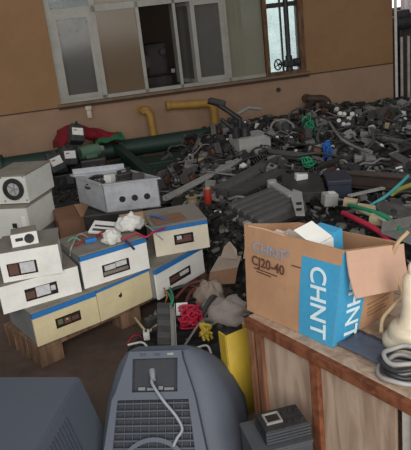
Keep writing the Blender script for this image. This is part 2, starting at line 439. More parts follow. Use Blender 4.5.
# ================================================================ CABINETS on the pallet
white_p = mat('white_enamel', (226, 224, 217), .5, 0, .3, (168, 160, 146), 7, 0, .3, .04)
cream_p = mat('cream_enamel', (204, 190, 152), .5, 0, .35, (164, 148, 112), 7, 0, .3, .05)
ivory_p = mat('ivory_enamel', (212, 204, 184), .5, 0, .3, (176, 160, 130), 7, 0, .3, .04)
blue_p = mat('blue_trim', (36, 108, 172), .5, 0, .3, (60, 96, 130), 16)
grey_lid = mat('grey_lid', (128, 122, 112), .7, 0, .6, (96, 84, 70), 6)
grey_side = mat('grey_side', (128, 130, 130), .6, 0, .4, (96, 92, 86), 6)  # grey of the housing sides has their shade painted in
hole_m = mat('dark_inside', (34, 28, 26), .8, 0, .3)
gut_w = mat('gut_white', (196, 196, 196), .6, 0, .4, (110, 104, 100), 30)
gut_b = mat('gut_brown', (96, 66, 56), .6, 0, .4, (50, 40, 36), 30)
gut_g = mat('gut_olive', (104, 104, 72), .6, 0, .4, (50, 46, 40), 30)
copper = mat('copper', (150, 92, 60), .45, .5, .4)

def cabinet(label, L, R, z0, h, d, front, side, lid, trim=.0, win=None, guts=(), group='voltage regulator cabinets stacked on the pallet', latch=None, w=None, yaw=None, name='regulator_cabinet', pos=None):
    a, c = Z(*L, z0), Z(*R, z0)
    if yaw is None: yaw = math.atan2(c.y - a.y, c.x - a.x)
    if w is None: w = (c - a).length
    t = thing(name, label, 'cabinet', pos or a, yaw, group)
    b = MB(); b.b2((.004, .014, 0), (w - .004, d, h - .008), .005); b.build('housing', side, t)
    b = MB(); b.b2((-.003, .002, h - .008), (w + .003, d + .004, h), .003); b.build('lid', lid, t)
    f = MB(); top = h - trim - .002
    if win:
        u0, v0, u1, v1 = win
        for lo, hi in (((0, 0), (w, v0)), ((0, v1), (w, top)), ((0, v0), (u0, v1)), ((u1, v0), (w, v1))): f.b2((lo[0], 0, lo[1]), (hi[0], .014, hi[1]))
    else: f.b2((0, 0, 0), (w, .014, top), .002)
    fp = f.build('front_panel', front, t)
    if trim:
        b = MB(); b.b2((0, -.006, h - trim), (w, .02, h - .008), .002); b.build('blue_trim', blue_p, t)
    if win:
        b = MB(); b.b2((u0 - .004, .0125, v0 - .004), (u1 + .004, .0138, v1 + .004)); b.build('window_back', hole_m, fp)
        b = MB(); e = .0022
        for lo, hi in (((u0, v0), (u1, v0 + e)), ((u0, v1 - e), (u1, v1)), ((u0, v0), (u0 + e, v1)), ((u1 - e, v0), (u1, v1))): b.b2((lo[0], -.002, lo[1]), (hi[0], .012, hi[1]))
        b.build('window_dark_edge', hole_m, fp)  # thin dark edge around the open hole, not a fitted frame
        W_, H_ = u1 - u0, v1 - v0
        for nm, x0, y0, x1, y1, m in guts:
            b = MB(); b.b2((u0 + W_ * x0, .003, v0 + H_ * y0), (u0 + W_ * x1, .0123, v0 + H_ * y1), .002); b.build(nm, m, fp)
    if latch:
        b = MB(); b.cyl((latch[0], .003, latch[1]), (latch[0], -.004, latch[1]), .01, .01, 12); b.box((latch[0] + .006, -.004, latch[1] + .008), (.006, .006, .02), .001); b.build('latch', iron, fp)
    return t
A_ = cabinet('cream cabinet with blue top trim and a dark window, leftmost of the bottom row', (38, 347), (100.5, 322), .14, .2, .42, cream_p, grey_side, grey_lid, .036, (.122, .060, .270, .118),
        [('terminal_block', .1, .25, .3, .75, gut_g), ('circuit_board', .35, .15, .62, .7, gut_b), ('fuse_base', .66, .2, .94, .6, gut_b), ('relay', .4, .45, .52, .7, cream_p)])
cabinet('plain cream cabinet without a window, in the middle of the bottom row', (101.5, 322), (155, 297), .14, .2, .42, cream_p, cream_p, grey_lid, .02, latch=(.15, .105))
cabinet('white cabinet with blue trim on the right end of the bottom row', (159, 300), (205, 272), .14, .2, .40, white_p, grey_side, grey_lid, .036, (.113, .045, .315, .104),
        [('circuit_board', .05, .2, .5, .7, gut_b), ('terminal_block', .55, .3, .95, .7, gut_w)])
cabinet('white cabinet with blue trim in the middle of the upper row, under white crumpled bags', (85, 289), (150, 268), .34, .2, .38, white_p, grey_side, grey_lid, .034, (.12, .032, .288, .105),
        [('terminal_block', .1, .45, .5, .85, gut_w), ('terminal_block', .52, .5, .92, .9, gut_w), ('mounting_rail', .04, .08, .96, .35, grey_lid)])
cabinet('ivory cabinet with blue trim on the right of the upper row, turned slightly', (156.5, 257), (210, 247), .34, .19, .38, ivory_p, grey_lid, grey_lid, .032, (.124, .055, .246, .12),
        [('circuit_board', .1, .15, .9, .5, gut_b), ('relay', .15, .4, .4, .8, gut_w), ('fuse_base', .5, .45, .9, .8, gut_b)])
cabinet('lower one of two plain white cabinets with open windows at the left edge', (4, 314.5), (82, 291.5), .34, .155, .36, white_p, grey_side, grey_lid, 0, (.128, .034, .304, .103),
        [('winding', .03, .1, .3, .7, gut_b), ('meter_face', .34, .1, .78, .95, gut_w), ('terminal_block', .8, .3, .95, .7, gut_w)])
cabinet('upper one of two white cabinets with an open window, under the small meter box', (4, 283), (63, 272.5), .495, .165, .30, white_p, white_p, grey_lid, 0, (.032, .028, .186, .10),
        [('winding', .03, .05, .36, .9, gut_b), ('meter_face', .42, .08, .92, .92, gut_w)])
# meter box on the topmost white cabinet
mp = Z(13, 248, .66); my = math.radians(14)
t = thing('meter_box', 'small white box with a round black dial on top of the left white cabinets', 'meter', mp, my)
b = MB(); b.b2((0, .008, 0), (.135, .12, .072), .005); b.build('housing', grey_lid, t)
b = MB(); b.b2((-.002, 0, 0), (.137, .01, .07), .003); fp = b.build('front_plate', white_p, t)
b = MB(); b.cyl((.092, .001, .037), (.092, -.006, .037), .026, .026, 20); b.build('dial', black, fp)
b = MB(); b.box((.04, -.002, .04), (.04, .006, .018), .003); b.build('slot', black, fp)

# two tall round-fan cabinets at the left edge, each with a dark round port
sp = mat('port_enamel', (206, 206, 198), .55, 0, .3, (160, 156, 144), 8, 0, .3, .04)
def portbox(label, z0, h, corner, port):
    ya = math.radians(-14); a = Z(*corner, z0)
    w = .30; pos = a - Vector((math.cos(ya), math.sin(ya), 0)) * w
    t = thing('fan_cabinet', label, 'cabinet', pos, ya, 'pale cabinets at the left edge')
    b = MB(); b.b2((0, .012, 0), (w, .42, h - .01), .006); b.build('housing', sp, t)
    b = MB(); b.b2((-.004, .006, h - .01), (w + .004, .424, h), .003); b.build('lid', grey_lid, t)
    b = MB(); b.b2((.0, 0, 0.0), (w, .013, h - .012), .003); fp = b.build('front_plate', sp, t)
    if port:
        Mp = Matrix.Translation((w - .098, 0, h * .52)) @ Matrix.Rotation(PI / 2, 4, 'X')
        b = MB(); b.ring(.078, .048, -.002, .016, 32, Mp); b.build('fan_ring', black, fp)
        b = MB(); b.cyl((0, 0, .0), (0, 0, .006), .048, .048, 24, Mp); b.build('fan_grille', mat('pale_mesh', (176, 176, 170), .6, 0, .4), fp)
        b = MB()
        for k in range(5):
            a0 = 2 * PI * k / 5; b.box((.026 * math.cos(a0), .026 * math.sin(a0), .008), (.034, .008, .004), 0, (0, 0, a0), Mp)
        b.cyl((0, 0, .006), (0, 0, .012), .014, .014, 14, Mp); b.build('fan_blades', grey_side, fp)
        for x, y in ((-.085, .085), (.085, .085), (-.085, -.085), (.085, -.085)):
            b = MB(); b.cyl((x, y, 0), (x, y, .003), .007, .007, 8, Mp); b.build('screw', grey_side, fp)
    else:
        b = MB(); b.box((w - .11, -.003, h * .42), (.034, .01, .034), .003); b.build('switch', black, fp)
        b = MB(); b.box((w - .035, -.002, h * .5), (.03, .008, .09), .003); b.build('nameplate', white_p, fp)
    return t
portbox('pale cabinet with a round black fan port on its front, topmost at the left edge', .6, .205, (29.5, 203), True)
portbox('pale cabinet with a small square black switch, under the one with the round port', .365, .23, (32, 238), False)
t = cabinet('dark grey cabinet carrying the pale fan-port cabinets at the left edge', (40, 300), (90, 290), .0, .36, .45, grey_side, grey_side, grey_lid, 0, None, (), None, yaw=math.radians(-14), w=.36, name='equipment_cabinet', pos=(-1.56, 4.46, 0))

# pallet
wood = mat_wood('pallet_wood', (132, 104, 82), (92, 70, 56))
pa = Z(38, 347, .14); ypal = math.radians(40.5)
t = thing('pallet', 'worn wooden pallet with block feet under the stacked cabinets', 'pallet', (-.955, 3.11, 0), ypal)
for k in range(3):
    b = MB(); b.b2((-.02, .0 + k * .15, .118), (1.22, .12 + k * .15, .139), .003); b.build('deck_board', wood, t)
for k in range(3):
    b = MB(); b.b2((-.02, .0 + k * .15, .095), (1.22, .12 + k * .15, .117), .003); b.build('stringer_board', wood, t)
for x in (-.02, .52, 1.08):
    for k in range(3):
        b = MB(); b.b2((x, .0 + k * .15, 0), (x + .14, .12 + k * .15, .094), .004); b.build('block_foot', wood, t)

# galvanised chassis with loose parts in it
galv = mat('galvanised', (172, 174, 178), .5, .3, .45, (104, 102, 102), 10)
zc = .5
pc = Z(107, 213, zc)
t = thing('metal_chassis', 'open galvanised metal box with round holes in its front, full of loose parts', 'chassis', pc, math.radians(1))
W_, D_, H_, T_ = .375, .36, .20, .006
b = MB()
for lo, hi in (((0, 0, 0), (W_, T_, H_)), ((0, 0, 0), (T_, D_, H_)), ((W_ - T_, 0, 0), (W_, D_, H_)), ((0, D_ - T_, 0), (W_, D_, H_)), ((0, 0, 0), (W_, D_, T_))): b.b2(lo, hi)
Msh = Matrix.Identity(4); Msh[0][1] = -.66
for i, p in enumerate(b.v): b.v[i] = Msh @ p
b.build('tray', galv, t)
b = MB()
for lo, hi in (((-.012, -.02, H_), (W_ + .012, .012, H_ + .008)), ((-.02, D_ - .02, H_), (W_ + .012, D_ + .03, H_ + .012)), ((-.02, 0, H_), (.012, D_, H_ + .008)), ((W_ - .012, 0, H_), (W_ + .02, D_, H_ + .008)), ((.0, D_ + .018, H_), (W_, D_ + .026, H_ + .05))): b.b2(lo, hi)
for i, p in enumerate(b.v): b.v[i] = Msh @ p
b.build('rim', galv, t)
for x in (.12, .205, .29):
    b = MB(); b.cyl((x, -.002, .085), (x, .001, .085), .022, .022, 18); b.build('knockout_hole', hole_m, t)
b = MB(); b.b2((T_, T_, .115), (W_ - T_, D_ - T_, .12))
for i, p in enumerate(b.v): b.v[i] = Msh @ p
b.build('inner_deck', iron, t)
SHEAR = -.66
def chassis_pt(u, v, w): return t.matrix_world @ Vector((u + SHEAR * v, v, w))
bpy.context.view_layer.update()
CH = [chassis_pt(u, v, .121) for u, v in ((.08, .1), (.16, .2), (.26, .12), (.3, .24), (.12, .26), (.22, .07), (.2, .28))]

# brown carton lying under the chassis
kraft = mat('kraft', (176, 136, 104), .85, 0, .4, (140, 104, 78), 5, .04, .15, .05)
kraft_l = mat('kraft_light', (196, 160, 138), .85, 0, .3, (176, 138, 110), 5, .04, .15, .05)
kraft_d = mat('kraft_dark', (128, 96, 76), .85, 0, .4, (96, 72, 58), 6, .04, .15, .05)
p = Z(60, 235, .345)
t = thing('flat_carton', 'dented brown cardboard box lying behind the upper row of cabinets', 'box', (p.x, p.y, .0), math.radians(17))
b = MB(); b.loft([rrect(.33, .36, .01, 0, .165, .18, 2), rrect(.34, .37, .012, .2, .165, .18, 2), rrect(.32, .35, .02, .44, .165, .19, 2)], False); b.build('box_body', kraft_d, t)
b = MB(); b.plate([(.0, .01, .442), (.16, .0, .446), (.16, .36, .446), (.0, .35, .442)], .004); b.build('flap', kraft_d, t)
b = MB(); b.plate([(.165, .0, .446), (.33, .01, .443), (.33, .35, .443), (.165, .36, .446)], .004); b.build('flap', kraft, t)

# ================================================================ CRATE with the open carton
crate_w = mat_wood('crate_board', (178, 156, 136), (146, 122, 104), (5, 5, .8))
crate_r = mat_wood('crate_batten', (142, 100, 74), (104, 68, 50), (5, 5, 1))
crate_rail = mat_wood('crate_rail', (128, 78, 52), (92, 54, 38), (5, 5, 5))
c0 = Z(246, 316, .57); c1 = Z(411, 401, .57); cyaw = math.atan2(c1.y - c0.y, c1.x - c0.x)
CL, CD, CHH = .98, .74, .57
t = thing('wooden_crate', 'large wooden shipping crate carrying the open carton', 'crate', (c0.x, c0.y, 0), cyaw)
crM = Matrix.Translation((c0.x, c0.y, 0)) @ Matrix.Rotation(cyaw, 4, 'Z')
def lx(px, z=.57):
    q = crM.inverted() @ Z(px[0], px[1], z); return q
def part(nm, lo, hi, m, bev=.003):
    b = MB(); b.b2(lo, hi, bev); return b.build(nm, m, t)
part('side_panel', (.03, .016, .02), (.385, .028, CHH - .045), crate_w); part('side_panel', (.385, .016, .02), (.735, .028, CHH - .045), crate_w)
part('batten', (.0, -.002, 0), (.035, .016, CHH - .03), crate_r); part('batten', (.05, -.002, 0), (.085, .016, CHH - .03), crate_r)
part('corner_post', (.365, -.006, 0), (.405, .016, CHH - .03), crate_rail)
part('corner_post', (.81, -.006, 0), (.88, .03, CHH - .03), crate_rail)
part('inner_strip', (.762, .012, 0), (.80, .026, CHH - .045), mat('pale_strip', (196, 190, 180), .7))
part('top_rail', (.0, -.012, CHH - .045), (CL, .012, CHH - .004), crate_rail)
part('top_edge_board', (.0, .012, CHH - .03), (CL, .065, CHH - .002), crate_w)
for k in range(4): part('top_board', (.0, .068 + k * .165, CHH - .02), (CL, .226 + k * .165, CHH - .004), crate_w)
part('end_panel', (-.0, .03, .02), (.014, CD, CHH - .03), crate_w); part('end_panel', (CL - .014, .03, .02), (CL, CD, CHH - .03), crate_w)
part('back_panel', (.0, CD - .014, .02), (CL, CD, CHH - .03), crate_w); part('floor_board', (0, .03, .0), (CL, CD - .014, .018), crate_w)

# open carton
zb = .57
P0 = Z(247, 310, zb); P1 = Z(332.5, 347.5, zb); P2 = Z(392, 310, zb); P3 = P0 + P2 - P1
def topc(px, base, h):
    """corner at height zb+h, near the base corner but leaning as the bulged carton does"""
    q = Z(px[0], px[1], zb + h); return q
H_ = .365
T1 = Z(343, 250.5, zb + H_); T0 = Z(244, 224, zb + H_)
T2 = Z(400, 243, zb + .285); T3 = Vector((P3.x, P3.y, zb + .27))
t = thing('open_carton', 'open brown carton with blue corner panel and white letters, on the crate', 'box', P1)
def rel(p): return Vector(p) - P1
up = Vector((0, 0, 1))
b = MB(); th = .006
def sidewall(b, a, c, ta, tc, n=8):
    # slight outward bulge, real wall thickness
    out = (c - a).cross(up).normalized(); ro, ri = [], []
    for i in range(n + 1):
        s = i / n; row_o = []
        for k in range(5):
            v = k / 4; q = (a * (1 - s) + c * s) * (1 - v) + (ta * (1 - s) + tc * s) * v
            row_o.append(q + out * (.010 * math.sin(PI * s) * math.sin(PI * v)))
        ro.append([rel(q) for q in row_o] + [rel(q - out * th) for q in reversed(row_o)])
    b.loft(ro, False)
sidewall(b, P0, P1, T0, T1); sidewall(b, P1, P2, T1, T2); sidewall(b, P2, P3, T2, T3); sidewall(b, P3, P0, T3, T0)
b.plate([rel(P0), rel(P1), rel(P2), rel(P3)], .005)
b.build('box_walls', kraft, t)
# flaps
def flap(a, c, vec, m, nm='flap', curl=0.0):
    b = MB(); rows = []
    nrm = (c - a).cross(vec).normalized()
    for k in range(5):
        v = k / 4; d = vec * v + nrm * (curl * math.sin(PI * v * .9))
        r_ = [rel(a + d), rel((a * .5 + c * .5) + d * 1.01 + nrm * .004), rel(c + d)]
        rows.append(r_ + [q - nrm * .005 for q in reversed(r_)])
    b.loft(rows, False); return b.build(nm, m, t)
out_r = (P2 - P1).cross(up).normalized(); out_l = (P1 - P0).cross(up).normalized()
flap(T1 + out_r * .012 + (T1 - T2) * -.0, T2 + out_r * .012, out_r * .035 + up * -.165 + (P2 - P1) * .0, kraft_l, 'flap', .01)
d1 = (P1 - P0).normalized(); d2 = (P2 - P1).normalized()
flap(T3 + (T0 - T3) * .02, T0 + (T3 - T0) * .02, -d1 * .03 + up * -.155 - d2 * .0, kraft_l, 'flap', .008)
flap(T2 + (T3 - T2) * .03, T3 + (T2 - T3) * .1, d2 * .05 + up * -.13, kraft, 'flap', .004)
flap(T0 + (T1 - T0) * .05, T0 + (T1 - T0) * .45, d2 * .10 + up * -.07, kraft_l, 'flap', .004)
# printed panels: face matrices
def face(a, c, ta, tc, bulge=.011):
    def at(s, v):
        q = (a * (1 - s) + c * s) * (1 - v) + (ta * (1 - s) + tc * s) * v
        return q + (c - a).cross(up).normalized() * (.010 * math.sin(PI * s) * math.sin(PI * v) + .0015)
    return at
fl_, fr_ = face(P0, P1, T0, T1), face(P1, P2, T1, T2)
cblue = mat('carton_blue', (62, 148, 188), .7, 0, .25, (80, 150, 180), 9)
def printed(at, s0, v0, s1, v1, m, nm, n=6):
    b = MB(); rows = []
    for i in range(n + 1):
        s = s0 + (s1 - s0) * i / n; o_ = [rel(at(s, v0 + (v1 - v0) * k / 6)) for k in range(7)]
        nn = (at(s1, v0) - at(s0, v0)).cross(up).normalized()
        rows.append(o_ + [q - nn * .001 for q in reversed(o_)])
    b.loft(rows, False); return b.build(nm, m, t)
pl_ = printed(fl_, .645, .0, 1.0, .845, cblue, 'blue_panel'); pr_ = printed(fr_, .0, .0, .40, .97, cblue, 'blue_panel')
lw_ = mat('print_white', (206, 224, 228), .7, 0, .1); lb_ = mat('print_blue', (146, 152, 166), .7, 0, .3); ld_ = mat('print_dark', (92, 60, 48), .7, 0, .2)
def stick(s, size, m, at, sv, rot, sq=1.0, bold=0, name='lettering', e=.02, par=None):
    o = at(*sv); x = at(sv[0] + e, sv[1]) - at(sv[0] - e, sv[1]); y = at(sv[0], sv[1] + e) - at(sv[0], sv[1] - e)
    M = frame3(rel(o), x, y); M = Matrix.Translation((M.to_3x3() @ Vector((0, 0, .0025)))) @ M @ Matrix.Rotation(rot, 4, 'Z')
    return text(s, size, m, par or t, M, name, sq, bold)
stick('CHNT', .098, lw_, fl_, (.825, .42), -PI / 2, .98, .0015, par=pl_); stick('CHNT', .098, lw_, fr_, (.225, .38), -PI / 2, .98, .0015, par=pr_)
stick('CHNT', .058, lb_, fl_, (.30, .78), 0, 1.12, .0012); stick('\u00ae', .03, lb_, fl_, (.50, .81), 0)
stick('CJ20-40', .052, ld_, fl_, (.29, .63), 0, 1.1, .001)
for k, (s0, s1, v) in enumerate(((.55, .64, .71), (.12, .40, .54), (.15, .33, .51))):
    b = MB(); q = [rel(fl_(s0, v)), rel(fl_(s1, v)), rel(fl_(s1, v + .012)), rel(fl_(s0, v + .012))]; b.plate(q, .001); b.build('fine_print', ld_, t)
kd = mat('print_brown', (150, 108, 78), .8)
for s0, s1, v in ((.48, .9, .30), (.5, .88, .24), (.5, .8, .19), (.52, .86, .14)):
    b = MB(); b.plate([rel(fr_(s0, v)), rel(fr_(s1, v)), rel(fr_(s1, v + .014)), rel(fr_(s0, v + .014))], .001); b.build('fine_print', kd, t)
for s0 in (.62, .70, .78):
    b = MB(); b.plate([rel(fr_(s0, .40)), rel(fr_(s0 + .05, .40)), rel(fr_(s0 + .05, .50)), rel(fr_(s0, .50))], .001); b.build('handling_mark', kd, t)
# white box with blue end standing in the carton
q = Z(300, 262, zb + .2)
t = thing('inner_box', 'small white box with a bright blue end sticking out of the carton', 'box', Vector((.435, 2.245, zb + .008)), (math.radians(3), math.radians(-4), math.radians(38)))
b = MB(); b.b2((-.10, -.05, 0), (.0, .05, .345), .003); b.build('box_body', white_p, t)
b = MB(); b.b2((.001, -.052, 0), (.05, .052, .362), .003); b.build('blue_end', cblue, t)
b = MB(); b.plate([(-.10, -.045, .347), (-.002, -.045, .347), (-.002, .05, .385), (-.10, .05, .385)], .003); b.build('flap', white_p, t)
t = thing('parts_bag', 'crumpled pale paper sheet lying in the left end of the open carton', 'paper', P0 + (P1 - P0) * .22 + (P3 - P0) * .42 + up * .012, .3)
rows = []
for i in range(9):
    rows.append([Vector(((i - 4) * .022, (k - 4) * .022, .30 + .05 * noise.noise(Vector((i * .6, k * .6, 3))) - .0025 * ((i - 4) ** 2 + (k - 4) ** 2))) for k in range(9)])
b = MB(); vs = [p_ for r_ in rows for p_ in r_]; n0 = len(vs); vs += [p_ - Vector((0, 0, .28)) * (1 if 1 else 0) for p_ in vs[:]]
fs = [(i * 9 + k, i * 9 + k + 1, i * 9 + k + 10, i * 9 + k + 9) for i in range(8) for k in range(8)]
fs += [tuple(n0 + j for j in f[::-1]) for f in fs]
edge = [k for k in range(9)] + [9 * i + 8 for i in range(1, 9)] + [72 + k for k in range(7, -1, -1)] + [9 * i for i in range(7, 0, -1)]
fs += [(edge[i], edge[(i + 1) % len(edge)], n0 + edge[(i + 1) % len(edge)], n0 + edge[i]) for i in range(len(edge))]
b.add(vs, fs, False); b.build('sheet', mat('pale_paper', (204, 190, 176), .85, 0, .3), t)

# insulator, cords and cable coil on the crate
porc = mat('porcelain', (206, 192, 168), .45, 0, .4, (166, 146, 120), 7)
ip = Z(413, 345, .57)
t = thing('insulator', 'cream stepped insulator standing at the right edge of the crate', 'insulator', ip, .2)
b = MB(); b.lathe([(.094, 0), (.104, .012), (.104, .03), (.09, .04), (.08, .042), (.084, .06), (.074, .08), (.055, .088)], 32); b.build('base', porc, t)
b = MB(); b.lathe([(.055, .088), (.046, .10), (.040, .12), (.037, .16), (.035, .22), (.032, .26), (.02, .275)], 28); b.build('cone', porc, t)
b = MB(); b.lathe([(.014, .275), (.016, .28), (.015, .30), (.01, .31)], 16); b.build('cap', porc, t)
rope = mat('rope', (190, 164, 130), .9, 0, .3)
pts = [Z(381, 332, .60), Z(383, 318, .63), Z(394, 305, .68), Z(402, 294, .70), Z(396, 276, .75), Z(391, 262, .80), Z(397, 244, .88), Z(408, 232, .93)]
b = MB(); b.tube(smooth_path(pts, 8), .0075, 8); tag(b.build('cord', rope), 'beige cord looping from the carton flap down to the insulator', 'cord')
cgrey = mat('cable_grey', (150, 148, 144), .5, 0, .3, (100, 96, 92), 12); cblk = mat('cable_black', (40, 40, 44), .45, 0, .3, (80, 76, 74), 12)
t = thing('cable_coil', 'coil of grey and black cable at the right end of the crate top', 'cable', Z(404, 373, .571), 0)
for k, (r_, m) in enumerate(((.075, cgrey), (.062, cblk), (.05, cgrey), (.068, cblk), (.057, cgrey))):
    b = MB(); b.tube([(r_ * math.cos(a * PI / 16) * 1.1, r_ * math.sin(a * PI / 16), .008 + .014 * k + .004 * math.sin(a * .7 + k)) for a in range(32)], .008, 8, True); b.build('cable_turn', m, t)
sh = mat('blue_grey_sheet', (84, 90, 104), .4, 0, .4, (60, 62, 72), 8)
rows = []
ctr = Z(369, 350, .57); ux = (crM.to_3x3() @ Vector((1, 0, 0))); vx = (crM.to_3x3() @ Vector((0, 1, 0)))
b = MB(); g = []
for i in range(13):
    g.append([ctr + ux * ((i - 6) * .019) + vx * ((k - 3) * .018) + up * (.006 + .018 * abs(noise.noise(Vector((i * .45, k * .5, 1))))) for k in range(8)])
vs = [p_ for r_ in g for p_ in r_]; n0 = len(vs); vs += [p_ - up * .003 for p_ in vs[:]]
fs = [(i * 8 + k, i * 8 + k + 1, i * 8 + k + 9, i * 8 + k + 8) for i in range(12) for k in range(7)]; fs += [tuple(n0 + j for j in f[::-1]) for f in fs]
edge = list(range(8)) + [8 * i + 7 for i in range(1, 13)] + [96 + k for k in range(6, -1, -1)] + [8 * i for i in range(11, 0, -1)]
fs += [(edge[i], edge[(i + 1) % len(edge)], n0 + edge[(i + 1) % len(edge)], n0 + edge[i]) for i in range(len(edge))]
b.add(vs, fs, True); tag(b.build('plastic_sheet', sh), 'crumpled blue-grey plastic sheet on the crate between carton and insulator', 'plastic sheet')

# ================================================================ FOREGROUND HOUSINGS
tvg = mat('tv_grey', (80, 86, 96), .55, 0, .35, (86, 88, 94), 5, .04, .3, .04)
tvd = mat('tv_dark', (66, 72, 82), .5, 0, .35, (44, 46, 54), 9)
tvk = mat('tv_recess', (40, 44, 52), .6, 0, .3)
tp = Z(160, 349, .42)
t = thing('television', 'grey television housing lying screen down, its back grille and cable socket upward', 'television', (tp.x, tp.y, 0), math.radians(-9))
secs = [(.6, .60, .12, 0, .03, -.315), (.59, .53, .12, .1, .03, -.24), (.53, .37, .11, .22, .02, -.15), (.425, .19, .07, .33, .01, -.068), (.33, .10, .045, .385, .005, -.026), (.24, .045, .02, .41, 0, .0)]
rings = []
for w, d, r_, z, cx, yn in secs: rings.append(rrect(w, d, r_, z, cx + (0), yn + d / 2, 6))
b = MB(); b.loft(rings); hb = b.build('housing', tvg, t)
# slanted back plate frame: s across, q down the slope
q0 = Vector((.0, -.012, .412)); dn = Vector((0, -.605, -.796)); nx = Vector((1, 0, 0))
pn = nx.cross(-dn).normalized()          # outward normal
TM = Matrix((nx, -dn, pn)).transposed().to_4x4(); TM.translation = q0
def quadplate(pts, z0, z1):
    b = MB(); n = len(pts); vs = [TM @ Vector((x, y, z0)) for x, y in pts] + [TM @ Vector((x, y, z1)) for x, y in pts]
    b.add(vs, [list(range(n))[::-1], list(range(n, 2 * n))] + [(k, (k + 1) % n, n + (k + 1) % n, n + k) for k in range(n)]); return b
B = MB()
def qp(pts, z0, z1): 
    o_ = quadplate(pts, z0, z1); B.add(o_.v, o_.f)
# raised back panel with a rectangular recess left open
qp([(-.12, .0), (.10, .0), (.105, -.03), (-.13, -.03)], -.10, .042)
qp([(-.13, -.03), (-.105, -.03), (-.105, -.165), (-.175, -.165)], -.1, .042)
qp([(.085, -.03), (.105, -.03), (.15, -.165), (.085, -.165)], -.1, .042)
qp([(-.175, -.165), (.15, -.165), (.158, -.195), (-.19, -.195)], -.1, .042)
qp([(-.19, -.195), (-.165, -.195), (-.185, -.46), (-.225, -.46)], -.1, .042)
qp([(.13, -.195), (.158, -.195), (.215, -.46), (.165, -.46)], -.1, .042)
bpn = B.build('back_panel', tvg, t)
quadplate([(-.106, -.029), (.086, -.029), (.086, -.166), (-.106, -.166)], -.06, .006).build('socket_recess', tvk, bpn)
for x, y, w, h in ((-.07, -.15, .03, .014), (-.03, -.152, .035, .012), (.01, -.148, .02, .016), (.045, -.152, .04, .012)):
    b = MB(); b.box((x, y, .012), (w, h, .02), .002, None, TM); b.build('connector', mat('connector_grey', (112, 114, 116), .5), bpn)
for x, y in ((.055, -.014), (-.06, -.014), (.0, -.014)):
    b = MB(); b.box((x, y, .043), (.026, .01, .004), .001, None, TM); b.build('moulded_label', alu if x > .05 else tvd, bpn)
quadplate([(-.166, -.196), (.131, -.196), (.166, -.46), (-.186, -.46)], -.05, .01).build('grille_bed', tvk, bpn)
for k in range(9):
    y = -.205 - k * .029; o_ = .004 * k
    b = MB(); b.b2((-.168 - o_, y - .008, .01), (.135 + o_, y, .036), .002, TM); b.build('grille_slat', tvd, bpn)
for k in range(9):
    x = -.14 + k * .034
    b = MB(); b.b2((x, -.46, .01), (x + .004, -.197, .022), 0, TM); b.build('grille_rib', tvd, bpn)
Mr = TM @ Matrix.Translation((-.01, -.49, .03))
b = MB(); b.ring(.15, .132, -.01, .014, 40, Mr); b.build('speaker_ring', tvg, bpn); b = MB(); b.ring(.095, .085, -.01, .012, 32, Mr); b.build('speaker_ring', tvg, bpn)
b = MB(); b.tube(smooth_path([TM @ Vector(p_) for p_ in ((-.025, -.10, .01), (-.02, -.13, .045), (.03, -.2, .06), (.08, -.26, .05), (.105, -.31, .046), (.085, -.345, .05), (.07, -.375, .05))], 8), .0065, 8)
b.cyl(TM @ Vector((-.032, -.075, .002)), TM @ Vector((-.02, -.115, .03)), .014, .011, 10); b.build('power_cable', mat('cable_pale', (140, 144, 152), .5), t)

# left housing
e1 = Z(80, 376, .36); e0 = Z(35, 450, .36)
ym = math.atan2(e1.y - e0.y, e1.x - e0.x) - PI / 2
t = thing('television', 'grey box-shaped television housing cut by the left edge of the photo', 'television', (e1.x, e1.y, 0), ym)
b = MB()
r0 = [Vector(p_) for p_ in ((.075, .0, 0), (.09, -.62, 0), (-.62, -.62, 0), (-.60, .06, 0))]
r1 = [Vector(p_) for p_ in ((.07, .0, .08), (.085, -.62, .08), (-.62, -.62, .08), (-.60, .05, .08))]
r2 = [Vector(p_) for p_ in ((.0, .0, .36), (.0, -.60, .352), (-.60, -.60, .352), (-.56, .02, .352))]
bb = bmesh.new()
vv = [[bb.verts.new(p_) for p_ in r_] for r_ in (r0, r1, r2)]
bb.faces.new(vv[0][::-1]); bb.faces.new(vv[2])
for i in (0, 1):
    for k in range(4): bb.faces.new((vv[i][k], vv[i][(k + 1) % 4], vv[i + 1][(k + 1) % 4], vv[i + 1][k]))
bmesh.ops.bevel(bb, geom=bb.edges[:], offset=.008, segments=2, affect='EDGES'); bb.verts.index_update()
b.add([v.co.copy() for v in bb.verts], [[v.index for v in f.verts] for f in bb.faces]); bb.free()
b.build('housing', tvg, t)
b = MB()
for k in range(14):
    y = -.22 - k * .024
    b.box((.033, y, .23), (.004, .009, .17), 0, (0, -.245, 0))
b.build('vent_slots', tvd, t)

# yellow panel between TV and crate
ylp = mat('yellow_panel', (172, 144, 46), .6, 0, .4, (140, 110, 44), 6)
a, c = Z(226, 336, .42), Z(254, 325, .42)
c = a + (c - a).normalized() * .125
t = thing('yellow_sheet', 'yellow curved metal panel standing between the television and the crate', 'panel', (a.x, a.y, 0), math.atan2(c.y - a.y, c.x - a.x))
rows = []
for i in range(9):
    s_ = i / 8; x = .125 * s_; y = -.008 * math.sin(PI * s_); zt = .42 + .006 * math.sin(PI * s_)
    rows.append([Vector((x, y, 0)), Vector((x, y, zt)), Vector((x, y + .006, zt)), Vector((x, y + .006, 0))])
b = MB(); b.loft(rows); b.build('panel_skin', ylp, t)
b = MB(); b.b2((-.004, .004, 0), (.004, .06, .42), .002); b.build('side_return', ylp, t)
b = MB(); b.b2((.121, .004, 0), (.129, .06, .42), .002); b.build('side_return', ylp, t)

